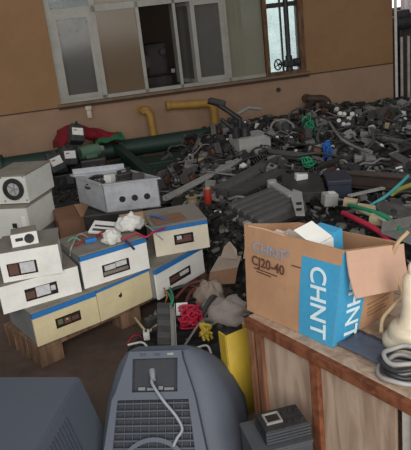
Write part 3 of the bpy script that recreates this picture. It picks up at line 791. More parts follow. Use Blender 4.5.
# black contactor on a grey box in front of the crate
bx = Z(258, 450, .24)
dk = mat('grey_box', (70, 72, 76), .6, 0, .4, (54, 54, 56), 9)
p = Z(281, 424, .32)
t = thing('junction_box', 'dark grey box on the floor in front of the crate, under a black contactor', 'box', (p.x - .02, p.y + .0, 0), math.radians(12))
b = MB(); b.b2((-.11, -.10, 0), (.10, .085, .288), .006); b.build('box_body', dk, t)
b = MB(); b.b2((-.113, -.103, .2885), (.103, .088, .299), .004); b.build('lid', dk, t)
t = thing('contactor', 'big black contactor with a square pale-rimmed opening, in front of the crate', 'contactor', (p.x, p.y - .005, .2995), math.radians(12))
b = MB(); b.b2((-.08, -.065, 0), (.085, .065, .018), .003); b.b2((-.075, -.06, .018), (.08, .06, .05), .005); b.build('body', black, t)
for k in range(4):
    b = MB(); b.b2((-.078 + .0, -.068, .004 + k * .012), (.086, -.058, .010 + k * .012), .001); b.build('front_rib', dk, t)
b = MB(); b.ring(.042, .033, .05, .058, 4, Matrix.Translation((-.03, .005, 0)) @ Matrix.Rotation(PI / 4, 4, 'Z')); b.build('opening_rim', alu, t)
b = MB(); b.b2((-.052, -.018, .049), (-.008, .028, .053)); b.build('opening', hole_m, t)
for k in range(6):
    b = MB(); b.cyl((.02 + .024 * (k % 3), -.03 + .06 * (k // 3), .05), (.02 + .024 * (k % 3), -.03 + .06 * (k // 3), .058), .008, .008, 10); b.build('terminal_screw', iron, t)
# ================================================================ THE SCRAP HEAP
def sst(a, b, x):
    t_ = max(0., min(1., (x - a) / (b - a))); return t_ * t_ * (3 - 2 * t_)
def interp(x, tab):
    for (x0, y0), (x1, y1) in zip(tab, tab[1:]):
        if x <= x1: return y0 + (y1 - y0) * max(0, min(1, (x - x0) / (x1 - x0)))
    return tab[-1][1]
FRONT = [(-1.9, 5.3), (-1.3, 5.05), (-.5, 4.75), (-.1, 4.3), (.05, 3.9), (.3, 3.45), (.7, 3.05), (1.2, 2.75), (3, 2.6)]
def wall_dist(x, y): return (Vector((x, y, 0)) - W0).dot(WN)
def hm(x, y):
    n = noise.noise(Vector((x * 2.3, y * 2.3, 4.1))) * .07 + noise.noise(Vector((x * 6, y * 6, 1.7))) * .035
    f = sst(0, .55, y - interp(x, FRONT)) * sst(-2.2, -1.5, x)
    wd = wall_dist(x, y)
    top = .33 + .10 * sst(-.2, .5, x) * sst(3.2, .3, wd)
    top -= .22 * sst(.1, -.5, x) * sst(5.6, 6.6, y)
    h = f * (top + n)
    g = 1 - ((x + .2) / .34) ** 2 - ((y - 3.08) / .42) ** 2
    if g > 0: h = max(h, .10 * min(1, g * 1.6) + n * .4)
    g = 1 - ((x - .10) / .22) ** 2 - ((y - 3.2) / .5) ** 2
    if g > 0: h = max(h, .13 * min(1, g * 1.6) + n * .4)
    return h - .02
def heap_hit(px, py):
    d = ray(px, py); s_ = 2.2
    while s_ < 12:
        q = EYE + d * s_
        if q.z <= max(0, hm(q.x, q.y)): return q
        if wall_dist(q.x, q.y) < .12: return None
        s_ += .02
    return None
debris = bpy.data.materials.new('debris'); debris.use_nodes = True
nt = debris.node_tree; N = nt.nodes; L = nt.links; bs = N['Principled BSDF']; bs.inputs['Roughness'].default_value = .7; bs.inputs['Specular IOR Level'].default_value = .25
tc = N.new('ShaderNodeTexCoord'); vo = N.new('ShaderNodeTexVoronoi'); vo.inputs['Scale'].default_value = 38
L.new(tc.outputs['Object'], vo.inputs['Vector'])
cr = N.new('ShaderNodeValToRGB'); cr.color_ramp.interpolation = 'CONSTANT'
E_ = cr.color_ramp.elements
E_[0].position = 0; E_[0].color = rgb((34, 32, 32)); E_[1].position = .5; E_[1].color = rgb((44, 42, 40))
for p_, c_ in ((.72, (54, 52, 49)), (.84, (40, 46, 43)), (.94, (72, 69, 66)), (.985, (104, 100, 96))):
    e_ = E_.new(p_); e_.color = rgb(c_)
sx_ = N.new('ShaderNodeSeparateColor'); L.new(vo.outputs['Color'], sx_.inputs[0]); L.new(sx_.outputs[0], cr.inputs['Fac']); L.new(cr.outputs['Color'], bs.inputs['Base Color'])
gx0, gx1, gy0, gy1, gs = -2.25, 3.3, 2.6, 8.5, .055
nx_, ny_ = int((gx1 - gx0) / gs), int((gy1 - gy0) / gs)
b = MB(); idx = {}; vs = []; fs = []
for i in range(nx_ + 1):
    for k in range(ny_ + 1):
        x, y = gx0 + i * gs, gy0 + k * gs
        h = hm(x, y)
        if wall_dist(x, y) < .03: h = -1
        jag = .03 * noise.noise(Vector((x * 17, y * 17, 9))) if h > 0 else 0
        idx[i, k] = (len(vs), h); vs.append((x, y, max(-.03, h + jag)))
for i in range(nx_):
    for k in range(ny_):
        q = [idx[i, k], idx[i + 1, k], idx[i + 1, k + 1], idx[i, k + 1]]
        if max(w[1] for w in q) > -.015 and min(w[1] for w in q) > -.5: fs.append([w[0] for w in q])
used = sorted({i for f in fs for i in f}); re_ = {o_: i for i, o_ in enumerate(used)}
b.add([vs[i] for i in used], [[re_[i] for i in f] for f in fs])
tag(b.build('scrap_bed', debris), 'dark bed of broken electrical scrap heaped on the floor up to the wall', 'scrap', None, 'stuff')

dkg = mat('scrap_dark', (34, 33, 33), .5, 0, .5, (66, 62, 58), 14)
mdg = mat('scrap_grey', (68, 67, 66), .5, .1, .5, (42, 40, 38), 14)
lgt = mat('scrap_light', (122, 120, 116), .6, 0, .5, (88, 82, 74), 14)
wht = mat('scrap_white', (206, 204, 198), .6, 0, .3, (140, 132, 122), 14)
pal = mat('scrap_pale', (158, 156, 151), .6, 0, .4, (112, 106, 98), 12)
stl = mat('scrap_steel', (88, 86, 84), .45, .4, .5, (78, 66, 58), 12)
bei = mat('scrap_beige', (150, 134, 104), .6, 0, .4, (90, 76, 58), 14)
redm = mat('scrap_red', (150, 44, 34), .55, 0, .4, (90, 40, 30), 14)
blu = mat('wire_blue', (36, 92, 168), .5, 0, .2)
wgr = mat('wire_green', (36, 130, 92), .5, 0, .3, (28, 70, 50), 14)
tea = mat('wire_teal', (66, 146, 150), .5, 0, .3, (50, 96, 100), 12)
crim = mat('wire_crimson', (176, 34, 62), .55, 0, .25, (110, 28, 40), 12)
ylw = mat('wire_yellow', (196, 168, 62), .55, 0, .3)

# small loose fragments that nobody could count
b = MB(); rg = random.Random(3)
k = 0
while k < 9000:
    px, py = rg.uniform(60, 411), rg.uniform(100, 250)
    x = rg.uniform(-1.8, 3.1); y = rg.uniform(3.2, 8.3)
    h = hm(x, y); k += 1
    if h < .03 or wall_dist(x, y) < .12: continue
    s_ = rg.uniform(.012, .05); d_ = (s_ * rg.uniform(.4, 2.2), s_, s_ * rg.uniform(.3, .9))
    b.box((x, y, h + d_[2] * .2), d_, 0, (rg.uniform(-.6, .6), rg.uniform(-.6, .6), rg.uniform(0, 6)))
tag(b.build('scrap_fragments', debris), 'countless small broken plastic and metal fragments scattered over the scrap heap', 'scrap', None, 'stuff')

LAND = []      # (px, py, phrase, radius in world, world xy)
def land(px, py, phrase, w=None, r=.12):
    LAND.append((px, py, phrase, Vector((w.x, w.y)) if w is not None else None, r))
def on_heap(px, py, dz=0):
    q = heap_hit(px, py)
    if q is None: q = Z(px, py, .3)
    return Vector((q.x, q.y, max(0, hm(q.x, q.y)) + dz))
def toward(p1, p2): return math.atan2(p2.y - p1.y, p2.x - p1.x)

LAND = []
b = MB(); k = 0
while k < 1000:
    x = rg.uniform(-1.0, 3.1); y = rg.uniform(3.2, 8.3); k += 1
    h = hm(x, y)
    if h < .03 or wall_dist(x, y) < .2: continue
    s_ = rg.uniform(.012, .035); d_ = (s_ * rg.uniform(.5, 3.5), s_, s_ * rg.uniform(.3, .8))
    b.box((x, y, h + .03 + d_[2] * .2), d_, 0, (rg.uniform(-.6, .6), rg.uniform(-.6, .6), rg.uniform(0, 6)))
tag(b.build('pale_fragments', mat('frag_pale', (112, 108, 102), .6, 0, .6, (70, 66, 62), 9)), 'countless pale broken bits sprinkled over the dark scrap heap', 'scrap', None, 'stuff')
mid_ = mat('scrap_mid', (80, 79, 78), .5, 0, .5, (58, 56, 54), 14)
# --- ribbed block, a row of five dark housings
p1 = Z(226, 205, .40); p2 = Z(258, 222, .40)
ya = toward(p1, p2)
t = thing('ribbed_housing', 'dark grey ribbed housing with five long rounded ridges, left behind the carton', 'housing', (p1.x, p1.y, .31), (math.radians(8), 0, ya))
wr = (p2 - p1).length / 5 * 1.02
for k in range(5):
    b = MB(); b.box((wr * (k + .5), .20, .055), (wr * .86, .38, .10), .026); b.build('ridge', mid_, t)
    b = MB(); b.box((wr * (k + .5), -.005, .035), (wr * .6, .05, .05), .01); b.build('end_lug', pal if k % 2 else mid_, t)
b = MB(); b.b2((0, .0, 0), (wr * 5, .38, .03), .004); b.build('base_plate', dkg, t)
land(255, 205, 'the ribbed housing', p1 + Vector((.1, .25, 0)), .28)
# --- two long dark bar covers behind it
for (a, c, lab) in (((219, 186), (268, 160), 'left one of two long dark bar covers above the ribbed housing'), ((236, 188), (279, 168), 'right one of two long dark bar covers above the ribbed housing')):
    q1, q2 = Z(*a, .42), Z(*c, .42); ln = (q2 - q1).length
    t = thing('bar_cover', lab, 'cover', (q1.x, q1.y, .33), (0, 0, toward(q1, q2)), 'long dark bar covers')
    b = MB(); b.loft([[Vector((x, y, z)) for y, z in ((-.075, 0), (-.075, .05), (-.05, .085), (.05, .085), (.075, .05), (.075, 0))] for x in (0, ln * .5, ln)], False); b.build('channel_body', mid_ if 'left' in lab else mdg, t)
    b = MB(); b.b2((-.012, -.07, .0), (.0, .07, .08), .004); b.cyl((-.013, 0, .04), (-.016, 0, .04), .022, .022, 12); b.build('end_plate', stl, t)
    land((a[0] + c[0]) / 2, (a[1] + c[1]) / 2, 'the long bar covers', (q1 + q2) / 2, .22)
# --- light grey lever bracket
q1, q2 = Z(273, 184, .47), Z(293, 196, .47)
t = thing('lever_bracket', 'pale grey bent steel lever bracket pointing at the carton from behind', 'bracket', (q1.x, q1.y, .44), toward(q1, q2))
ln = (q2 - q1).length
b = MB(); b.b2((-.02, -.03, 0), (ln, .03, .04), .008); b.build('arm', pal, t)
b = MB(); b.cyl((-.02, 0, .0), (-.02, 0, .055), .035, .035, 16); b.build('pivot', pal, t)
Mi = (Matrix.Translation(t.location) @ Matrix.Rotation(t.rotation_euler.z, 4, 'Z')).inverted()
fp = [Mi @ Z(x, y, .463) for x, y in ((291, 199), (296, 216), (305, 216), (302, 194), (293, 191))]
b = MB(); b.plate(fp, .016); b.build('foot_plate', pal, t)
for y in (202, 208):
    b = MB(); b.plate([Mi @ Z(x_, y_, .4805) for x_, y_ in ((296.5, y + 3), (302, y + 2.5), (301.5, y), (296, y + .5))], .001); b.build('slot', hole_m, t)
land(285, 195, 'the pale lever bracket', q2, .16)
# --- flat black panel and blue-black box behind it
q1, q2 = Z(284, 193, .44), Z(326, 191, .44)
t = thing('metal_sheet', 'flat dark grey metal panel lying behind the carton', 'panel', (q1.x, q1.y, .40), (math.radians(4), 0, toward(q1, q2)))
b = MB(); ln = (q2 - q1).length; b.prism([(0, 0), (ln, 0), (ln * .8, .42), (-.06, .46)], .0, .035); b.build('sheet', dkg, t)
b = MB(); b.b2((0, -.008, -.03), (ln, .004, .036), .003); b.build('front_lip', mdg, t)
land(305, 187, 'the flat dark panel', (q1 + q2) / 2 + Vector((0, .2, 0)), .26)
q1, q2 = Z(328, 192, .40), Z(352, 190, .40)
nav = mat('navy_box', (38, 42, 58), .5, 0, .4, (60, 60, 66), 8)
t = thing('navy_case', 'blue-black rectangular case in the heap, right of the flat dark panel', 'case', (q1.x, q1.y, .345), toward(q1, q2))
ln = (q2 - q1).length
b = MB(); b.b2((0, 0, 0), (ln, .30, .13), .008); b.build('case_body', nav, t)
b = MB(); b.b2((-.004, -.006, .1), (ln + .004, .306, .135), .006); b.build('lid', nav, t)
land(340, 182, 'the blue-black case', (q1 + q2) / 2 + Vector((0, .15, 0)), .22)
# --- pale rail across the left middle of the heap
q1, q2 = Z(165, 199, .40), Z(240, 160, .40)
t = thing('slotted_rail', 'long pale slotted steel rail lying diagonally across the middle of the heap', 'rail', (q1.x, q1.y, .385), toward(q1, q2)); ln = (q2 - q1).length
b = MB(); b.b2((0, -.022, 0), (ln, .022, .006)); b.b2((0, -.022, 0), (ln, -.016, .035)); b.b2((0, .016, 0), (ln, .022, .035)); b.build('channel', pal, t)
for k in range(9):
    b = MB(); b.b2((.08 + k * ln / 9.5, -.010, .0055), (.17 + k * ln / 9.5, .010, .0068)); b.build('slot', hole_m, t)
land(203, 180, 'the pale slotted rail', (q1 + q2) / 2, .1)
# --- long steel beam at right and pale strip
q1, q2 = Z(352, 178, .42), Z(420, 184, .42)
t = thing('steel_beam', 'long dark brown steel channel beam lying at the right side of the heap', 'beam', (q1.x, q1.y, .36), toward(q1, q2)); ln = (q2 - q1).length
rust = mat('rust_brown', (78, 66, 60), .6, .2, .5, (54, 46, 42), 8)
b = MB(); b.b2((0, -.05, 0), (ln, .05, .012)); b.b2((0, -.05, .10), (ln, .05, .112)); b.b2((0, -.006, .012), (ln, .006, .10)); b.build('profile', rust, t)
b = MB(); b.b2((-.008, -.055, -.003), (.004, .055, .115), .002); b.build('end_plate', rust, t)
land(385, 175, 'the long steel beam', (q1 + q2) / 2, .15)
q1, q2 = Z(349, 198, .40), Z(384, 190, .40)
t = tag(MB().b2((0, -.02, 0), ((q2 - q1).length, .02, .012), .002).build('steel_strip', pal, None, (q1.x, q1.y, .41)), 'flat pale steel strip under the long steel beam, pointing right', 'strip'); t.rotation_euler = (0, 0, toward(q1, q2))
land(367, 193, 'the pale steel strip', (q1 + q2) / 2, .08)
q1, q2 = Z(259, 150, .44), Z(304, 155, .44)
t = thing('flat_bar', 'long pale grey flat bar lying level behind the long bar covers', 'bar', (q1.x, q1.y, .40), toward(q1, q2)); ln = (q2 - q1).length
b = MB(); b.b2((0, -.05, 0), (ln, .05, .05), .008); b.build('bar_body', mid_, t)
b = MB(); b.b2((-.01, -.055, -.004), (.03, .055, .056), .006); b.build('end_clamp', pal, t)
land(282, 150, 'the long pale flat bar', (q1 + q2) / 2, .12)
# --- red can and beige winding left of ribbed housing
q = on_heap(208, 206, .0)
t = thing('capacitor', 'upright copper-red cylinder standing left of the ribbed housing', 'cylinder', q, (.05, .08, 0))
b = MB(); b.lathe([(.026, 0), (.03, .01), (.03, .125), (.026, .135)], 18); b.build('can', redm, t)
b = MB(); b.lathe([(.022, .135), (.022, .15), (.012, .155)], 14); b.build('cap', bei, t)
land(208, 197, 'the copper-red cylinder', q, .07)
q = on_heap(193, 207, -.005)
t = thing('coil', 'stubby beige wound coil standing left of the copper-red cylinder', 'coil', q, .3)
b = MB(); b.lathe([(.05, 0), (.05, .008), (.04, .01), (.042, .03), (.04, .05), (.042, .07), (.04, .085), (.05, .087), (.05, .095)], 20); b.build('winding', bei, t)
b = MB(); b.cyl((0, 0, .095), (0, 0, .105), .02, .02, 12); b.build('core', dkg, t)
land(193, 198, 'the beige coil', q, .08)
# --- white sheet papers, white blocks
def block(name, px, py, dims, m, label, cat, rot=(0, 0, 0), lab2=None, dz=0, at=None):
    q = at or on_heap(px, py, dz); t = thing(name, label, cat, q, rot)
    b = MB(); b.box((0, 0, dims[2] / 2), dims, min(dims) * .15); b.build('body', m, t)
    b = MB(); b.box((dims[0] * .1, 0, dims[2] + .002), (dims[0] * .5, dims[1] * .5, .006), .002); b.build('cap_plate', lgt if m is wht else wht, t)
    land(px, py, lab2 or 'the ' + cat, q, max(dims) * .6); return t
block('terminal_cover', 181, 186, (.14, .05, .04), wht, 'white plastic terminal cover on the heap above the pale slotted rail', 'cover', (.1, -.25, .5), 'the white terminal cover')
block('relay', 301, 179, (.09, .07, .06), wht, 'white square relay block standing on the flat dark panel', 'relay', (0, .1, .1), 'the white relay block', at=Z(301, 181, .437))
block('contact_block', 331, 204, (.10, .08, .09), pal, 'pale grey contact block below the blue-black case', 'contact block', (.1, .1, .2), 'the pale grey contact block', at=Z(329, 205, .385))
block('plug_block', 397, 224, (.07, .05, .06), wht, 'white plug block near the right edge, right of the green hose', 'plug', (.2, .2, .5), 'the white plug block')
block('fuse_block', 349, 147, (.09, .035, .03), wht, 'white bar-shaped fuse block lying level among grey cables near blue wires', 'fuse', (0, .1, .1), 'the white fuse block')
# white round insulators cluster
t = thing('insulator_cluster', 'cluster of small white porcelain knobs on the dark heap near the wall', 'insulators', on_heap(343, 130, .05))
for dx, dz in ((-.04, 0), (.02, .06), (.07, .01), (-.02, .07), (.05, -.05), (.11, .05), (0, -.04)):
    b = MB(); b.lathe([(.014, -.02), (.028, -.012), (.028, .0), (.016, .006), (.026, .012), (.02, .024)], 12, Matrix.Translation((dx, dz * .4, dz + .05)) @ Euler((1.2, .3, dx * 9)).to_matrix().to_4x4()); b.build('porcelain_knob', wht, t)
b = MB(); b.box((.03, .03, .02), (.22, .1, .09), .02); b.build('mounting_bar', dkg, t)
land(343, 125, 'the white porcelain knobs', t.location, .15)
for px, py, lab in ((330, 112, 'pale shackle-shaped fitting behind the white porcelain knobs'), (318, 126, 'pale y-shaped fitting left of the white porcelain knobs')):
    q = on_heap(px, py + 4, .03); t = thing('fitting', lab, 'fitting', q, .4)
    b = MB(); b.cyl((0, 0, 0), (-.02, 0, .12), .016, .014, 8); b.cyl((0, 0, .02), (.1, 0, .03), .016, .014, 8); b.build('arms', wht if px > 325 else lgt, t)
    b = MB(); b.cyl((.1, -.012, .03), (.1, .012, .03), .024, .024, 12); b.build('end_eye', wht if px > 325 else lgt, t)

# --- grey sheet box and lever arm by the wall
q1, q2 = Z(240, 152, .42), Z(271, 146, .42)
t = thing('sheet_housing', 'pale grey sheet metal housing with a crank, near the wall right of the yellow pipe', 'housing', (q1.x, q1.y, .34), toward(q1, q2)); ln = (q2 - q1).length
b = MB(); b.prism([(0, 0), (ln, 0), (ln * 1.05, .3), (ln * .1, .32)], 0, .20); b.build('sheet_body', pal, t)
b = MB(); b.cyl((.02, .1, .2), (.02, .1, .30), .04, .04, 14); b.cyl((.02, .1, .27), (-.10, .16, .40), .018, .018, 8); b.cyl((.12, .12, .2), (.12, .12, .28), .06, .05, 14); b.build('crank', dkg, t)
land(256, 135, 'the grey sheet housing', (q1 + q2) / 2 + Vector((0, .15, 0)), .26)
q1, q2 = Z(218, 120, .6), Z(247, 118, .62)
t = thing('jointed_lever', 'dark jointed lever arm rising against the wall right of the yellow pipe', 'lever', on_heap(240, 140))
o = t.location; e_ = [Vector((0, 0, .0)), Vector((.02, .0, .22)), Vector((-.20, .05, .40)), Vector((-.30, .06, .44))]
b = MB(); b.tube(e_, .028, 8); b.build('arm', dkg, t)
b = MB(); b.box((-.2, .05, .42), (.18, .07, .06), .015, (0, .35, 0)); b.build('head', iron, t)
b = MB(); b.tube([(.0, -.02, .28), (.12, .0, .33), (.25, .02, .30)], .02, 8); b.build('handle', lgt, t)

# --- green steel bench and beam at the left by the wall
t = thing('green_bench', 'green painted steel machine bed standing in front of the thick green pipe', 'machine bed', WP(-1.02, .0, .78), WY)
b = MB(); b.b2((0, -.2, .05), (1.22, .16, .24), .012); b.build('bed', grn, t)
b = MB(); b.b2((-.02, -.22, .24), (1.24, .18, .27), .008); b.build('top_flange', grn, t)
for x in (.06, 1.08):
    b = MB(); b.b2((x, -.18, 0), (x + .1, .14, .055), .004); b.build('foot', grn, t)
q1, q2 = Z(112, 141, .42), Z(160, 181, .30)
t = thing('green_beam', 'dark green painted square steel beam lying diagonally left of the heap', 'beam', q1 + Vector((0, 0, -.03)))
d_ = q2 - q1; L_ = d_.length; Mb = frame3(Vector((0, 0, 0)), d_, up.cross(d_))
b = MB(); b.b2((0, -.045, -.04), (L_, .045, .04), .006, Mb); b.build('beam_profile', grn, t)
b = MB(); b.b2((L_, -.03, -.025), (L_ + .02, .03, .025), .004, Mb); b.build('end_cap', wht, t)
land(140, 165, 'the dark green beam', (q1 + q2) / 2, .14)
# red cloth over the pipe and the green cloth beside it
def drape(name, label, cat, m, pts, wid, th=.012, seed=1):
    rows = []; P_ = smooth_path(pts, 6)
    for i, p_ in enumerate(P_):
        tdir = (P_[min(i + 1, len(P_) - 1)] - P_[max(i - 1, 0)]).normalized(); sd_ = tdir.cross(up)
        sd_ = sd_.normalized() if sd_.length > .01 else Vector((1, 0, 0))
        w_ = wid(i / (len(P_) - 1)); r_ = []
        for k in range(9):
            v = (k - 4) / 4
            r_.append(p_ + sd_ * (w_ * v) + up * (.035 * noise.noise(Vector((i * .22, k * .4, seed))) - .05 * v * v))
        rows.append(r_ + [q - up * th for q in reversed(r_)])
    b = MB(); b.loft(rows); return tag(b.build(name, m), label, cat)
redc = mat('red_cloth', (116, 18, 28), .85, 0, .3, (90, 18, 26), 6)
grc = mat('green_cloth', (32, 92, 58), .85, 0, .35, (24, 66, 44), 9)
def pw(px, py, off): 
    uz = None; d = ray(px, py); P_ = W0 + WN * off; s_ = (P_ - EYE).dot(WN) / d.dot(WN); return EYE + d * s_
drape('red_cloth', 'dark red cloth thrown over the green pipe at the left of the wall', 'cloth', redc, [pw(56, 141, .44), pw(62, 131, .42), pw(70, 125, .38), pw(80, 126, .36), pw(92, 129, .34), pw(104, 131, .33), pw(118, 132, .33)], lambda s: .20 * (1 - .8 * s) + .02, th=.07, seed=4)
drape('green_cloth', 'bright green cloth bunched on the pipe right of the red cloth', 'cloth', grc, [pw(94, 139, .40), pw(104, 136, .38), pw(114, 134, .36), pw(122, 133, .34)], lambda s: .08, seed=9)
land(85, 128, 'the red cloth', None)

# --- black breakers with white labels left
def onY(px, py, y):
    d = ray(px, py); return EYE + d * (y / d.y)
def breaker_big(px, py, y, rot, label, s_=1.0):
    t = thing('circuit_breaker', label, 'breaker', onY(px, py, y) - Vector((0, 0, .09)), rot, 'black breakers left of the green beam')
    b = MB(); b.box((0, 0, .07), (.14, .12, .16), .012); b.box((0, -.0, .16), (.10, .07, .05), .008); b.build('body', black, t)
    b = MB(); b.b2((-.055, -.0635, .05), (.055, -.060, .125)); lb = b.build('white_label', wht, t)
    b = MB(); b.b2((-.04, -.0645, .095), (-.005, -.063, .105)); b.build('label_mark', redm, lb)
    b = MB(); b.box((0, -.04, .185), (.02, .03, .03), .004); b.build('toggle', dkg, t)
breaker_big(75, 133, 6.3, (-.5, .25, .45), 'black breaker with a white label, topmost of three beside the red cloth')
breaker_big(68, 156, 6.1, (-.4, .15, .5), 'black breaker with a white label, middle one of three in the left stack')
breaker_big(57, 161, 5.9, (-.3, -.2, .6), 'black breaker with a white label, leftmost of three next to the fan-port cabinet')
t = thing('switchgear_stack', 'dark stack of old switchgear under the labelled black breakers at left', 'switchgear', (-1.36, 6.3, 0), .2)
for dx, dy, z0, w, d, h, rx in ((0, 0, 0, .42, .40, .22, 0), (.06, .03, .22, .34, .32, .16, .05), (-.06, -.02, .38, .26, .26, .12, -.06), (.10, .05, .5, .20, .2, .10, .1)):
    b = MB(); b.box((dx, dy, z0 + h / 2), (w, d, h), .02, (rx, rx * .6, dx * 2)); sb = b.build('switch_block', dkg if dx else black, t)
    for k in range(3):
        b = MB(); b.box((dx - w * .3 + k * w * .3, dy - d / 2 - .004, z0 + h * .55), (w * .2, .02, h * .5), .005); b.build('contact_cover', mdg if k % 2 else black, sb)
qm = onY(91, 150, 6.3)
lq = (Matrix.Translation(t.location) @ Matrix.Rotation(.2, 4, 'Z')).inverted() @ qm
b = MB(); b.box((lq.x, lq.y, (lq.z - .07) / 2), (.26, .24, lq.z - .07), .02); sb = b.build('switch_block', dkg, t)
for k in range(3):
    b = MB(); b.box((lq.x - .08 + k * .08, lq.y - .125, lq.z - .2), (.05, .02, .14), .005); b.build('contact_cover', mdg if k % 2 else black, sb)
t = thing('green_motor', 'small green motor lying right of the labelled black breakers', 'motor', qm - Vector((0, 0, .07)), (0, 0, .5))
gm = mat('pale_green', (78, 104, 84), .6, 0, .4, (50, 66, 54))
b = MB(); b.cyl((-.12, 0, .06), (.08, 0, .06), .065, .065, 16); b.box((-.02, 0, .02), (.12, .14, .04), .01); b.build('motor_body', gm, t)
b = MB(); b.cyl((.08, 0, .06), (.13, 0, .06), .045, .03, 14); b.build('end_bell', lgt, t)

# --- hoses and rods at the right
def hose(name, pts, r, m, label, cat='hose', n=8):
    P_ = [Vector(p_) for p_ in pts]; b = MB(); b.tube(smooth_path(P_, 8), r, n); return tag(b.build(name, m), label, cat)
def hp_(px, py, z): return Z(px, py, z)
hose('hose', [hp_(343, 213, .46), hp_(356, 219, .47), hp_(370, 226, .46), hp_(381, 233, .44), hp_(391, 242, .40)], .017, crim, 'crimson red hose running down to the right behind the carton')
hose('hose', [hp_(349, 205, .47), hp_(364, 209, .49), hp_(380, 214, .49), hp_(394, 223, .46), hp_(403, 236, .42)], .014, wgr, 'green hose arching to the right above the crimson hose')
hose('hose', [hp_(352, 207, .46), hp_(368, 214, .475), hp_(384, 221, .47), hp_(396, 232, .43)], .012, mat('pale_hose', (150, 164, 140), .5), 'pale green-grey hose running just under the green hose')
hose('rod', [hp_(366, 208, .44), hp_(386, 196, .50), hp_(400, 184, .55), hp_(408, 176, .58)], .011, tea, 'teal rod slanting up to the right under the long steel beam', 'rod')
hose('rod', [hp_(392, 194, .50), hp_(400, 189, .50), hp_(414, 184, .5)], .016, mat('yellow_green', (140, 140, 66), .6), 'short yellow-green rod at the right edge beside the teal rod', 'rod')
land(368, 225, 'the crimson hose', hp_(368, 225, .44), .06); land(380, 213, 'the green hose', hp_(380, 213, .44), .06); land(390, 192, 'the teal rod', hp_(390, 192, .48), .06)
t = thing('metal_dish', 'dull grey oval metal dish lying at the right under the teal rod', 'dish', hp_(393, 214, .42), (math.radians(14), math.radians(10), .3))
b = MB(); b.lathe([(.03, 0), (.10, .012), (.115, .03), (.105, .034), (.09, .022), (.0, .016)], 28); b.build('dish_shell', stl, t)
b = MB(); b.cyl((0, 0, .014), (0, 0, .03), .02, .015, 12); b.build('hub', dkg, t)
land(393, 211, 'the oval metal dish', t.location, .13)
for px, py, s_, lab in ((366, 213, .12, 'cream wooden block lying between the crimson and pale hoses'), (350, 206, .09, 'small tan wooden block at the upper end of the crimson hose'), (380, 224, .13, 'larger cream block between the green and crimson hoses')):
    q = hp_(px, py, .43); t = tag(MB().box((0, 0, .025), (s_, s_ * .5, .05), .006).build('wood_block', mat('block_tan', (180, 162, 128), .8), None, q), lab, 'block'); t.rotation_euler = (.1, .15, -.4)
# grey sack / plate at the lower right of the heap
t = thing('angle_plate', 'grey bent steel plate lying right behind the carton at the photo edge', 'plate', hp_(414, 238, .42), (.1, .15, .6))
b = MB(); b.b2((-.12, -.14, 0), (.14, .14, .01), .002); b.b2((-.12, .13, 0), (.14, .14, .07), .002); b.build('sheet', lgt, t)
# --- coloured wire bundles
def bundle(name, px, py, rad, m, label, turns=5, flat=.6, cat='wire bundle', dz=.05, ax=None, rr=.0065, n=22):
    q = on_heap(px, py, dz); t = thing(name, label, cat, q, rg.uniform(0, 3)); 
    for k in range(turns):
        A = rg.uniform(0, 3); R_ = rad * rg.uniform(.55, 1); sq = rg.uniform(.5, .9)
        el = Euler((rg.uniform(-.9, .9), rg.uniform(-.9, .9), A)).to_matrix().to_4x4()
        b = MB(); b.tube([(R_ * math.cos(a * 2 * PI / n), R_ * sq * math.sin(a * 2 * PI / n), .35 * R_ * math.sin(a * 4 * PI / n + k)) for a in range(n)], rr, 6, True, Matrix.Translation((0, 0, rad * flat)) @ el); b.build('wire_loop', m, t)
    land(px, py, 'the ' + label.split(' bundle')[0] + ' bundle', q, rad); return t
bundle('wire_bundle', 309, 140, .10, wgr, 'upper green wire bundle of loose loops on the heap', 9).scale = (.8, .8, 1.5)
bundle('wire_bundle', 309, 173, .07, wgr, 'lower green wire bundle beside the white relay block', 8)
bundle('wire_bundle', 328, 164, .07, blu, 'bright blue wire bundle in the heap', 9).scale = (.7, .7, 1.7)
bundle('wire_bundle', 313, 152, .04, tea, 'tiny teal wire bundle between the two green ones', 5)

# --- long looping cables
def drape_cable(px0, py0, L_, seed, r, m, label, group=None, arch=.05, turn=.8):
    r_ = random.Random(seed); q = heap_hit(px0, py0)
    if q is None: return None
    a_ = r_.uniform(0, 2 * PI); pts = []; x, y = q.x, q.y; n = 9
    for i in range(n):
        h = hm(x, y)
        if wall_dist(x, y) < .45: a_ = -PI / 2 + r_.uniform(-.6, .6)
        if h < .05: a_ = PI / 2 + r_.uniform(-.5, .5)
        pts.append((x, y, max(.02, h) + .035 + r_.uniform(0, arch)))
        a_ += r_.uniform(-turn, turn); x += math.cos(a_) * L_ / n; y += math.sin(a_) * L_ / n
    b = MB(); b.tube(smooth_path(pts, 6), r, 6)
    return tag(b.build('cable', m), label, 'cable', group)
def loop_cable(px, py, R_, r, m, label, tilt=(.9, 0, 0), a0=0, a1=2 * PI, dz=.05):
    q = on_heap(px, py, dz); E3 = Euler(tilt).to_matrix()
    b = MB(); n = 26
    b.tube([q + E3 @ Vector((R_ * math.cos(a0 + (a1 - a0) * k / n), R_ * math.sin(a0 + (a1 - a0) * k / n) * .8, .01 * math.sin(k * 1.3))) for k in range(n + 1)], r, 7)
    return tag(b.build('cable_loop', m), label, 'cable')
loop_cable(346, 150, .26, .016, mdg, 'large grey cable loop around the dark middle right of the green bundles', (.85, 0, 0), PI * .75, 2.1 * PI, .12)
loop_cable(283, 138, .12, .012, lgt, 'pale grey round cable loop left of the upper green wire bundle', (1.0, .1, 0), 0, 1.85 * PI, .1)
loop_cable(302, 131, .14, .010, mdg, 'grey cable loop standing around the upper green wire bundle', (1.1, 0, .2), .2, 1.7 * PI, .14)
loop_cable(373, 190, .09, .010, lgt, 'pale cable hook hanging under the left end of the steel beam', (1.1, 0, 0), PI, 2 * PI, .12)
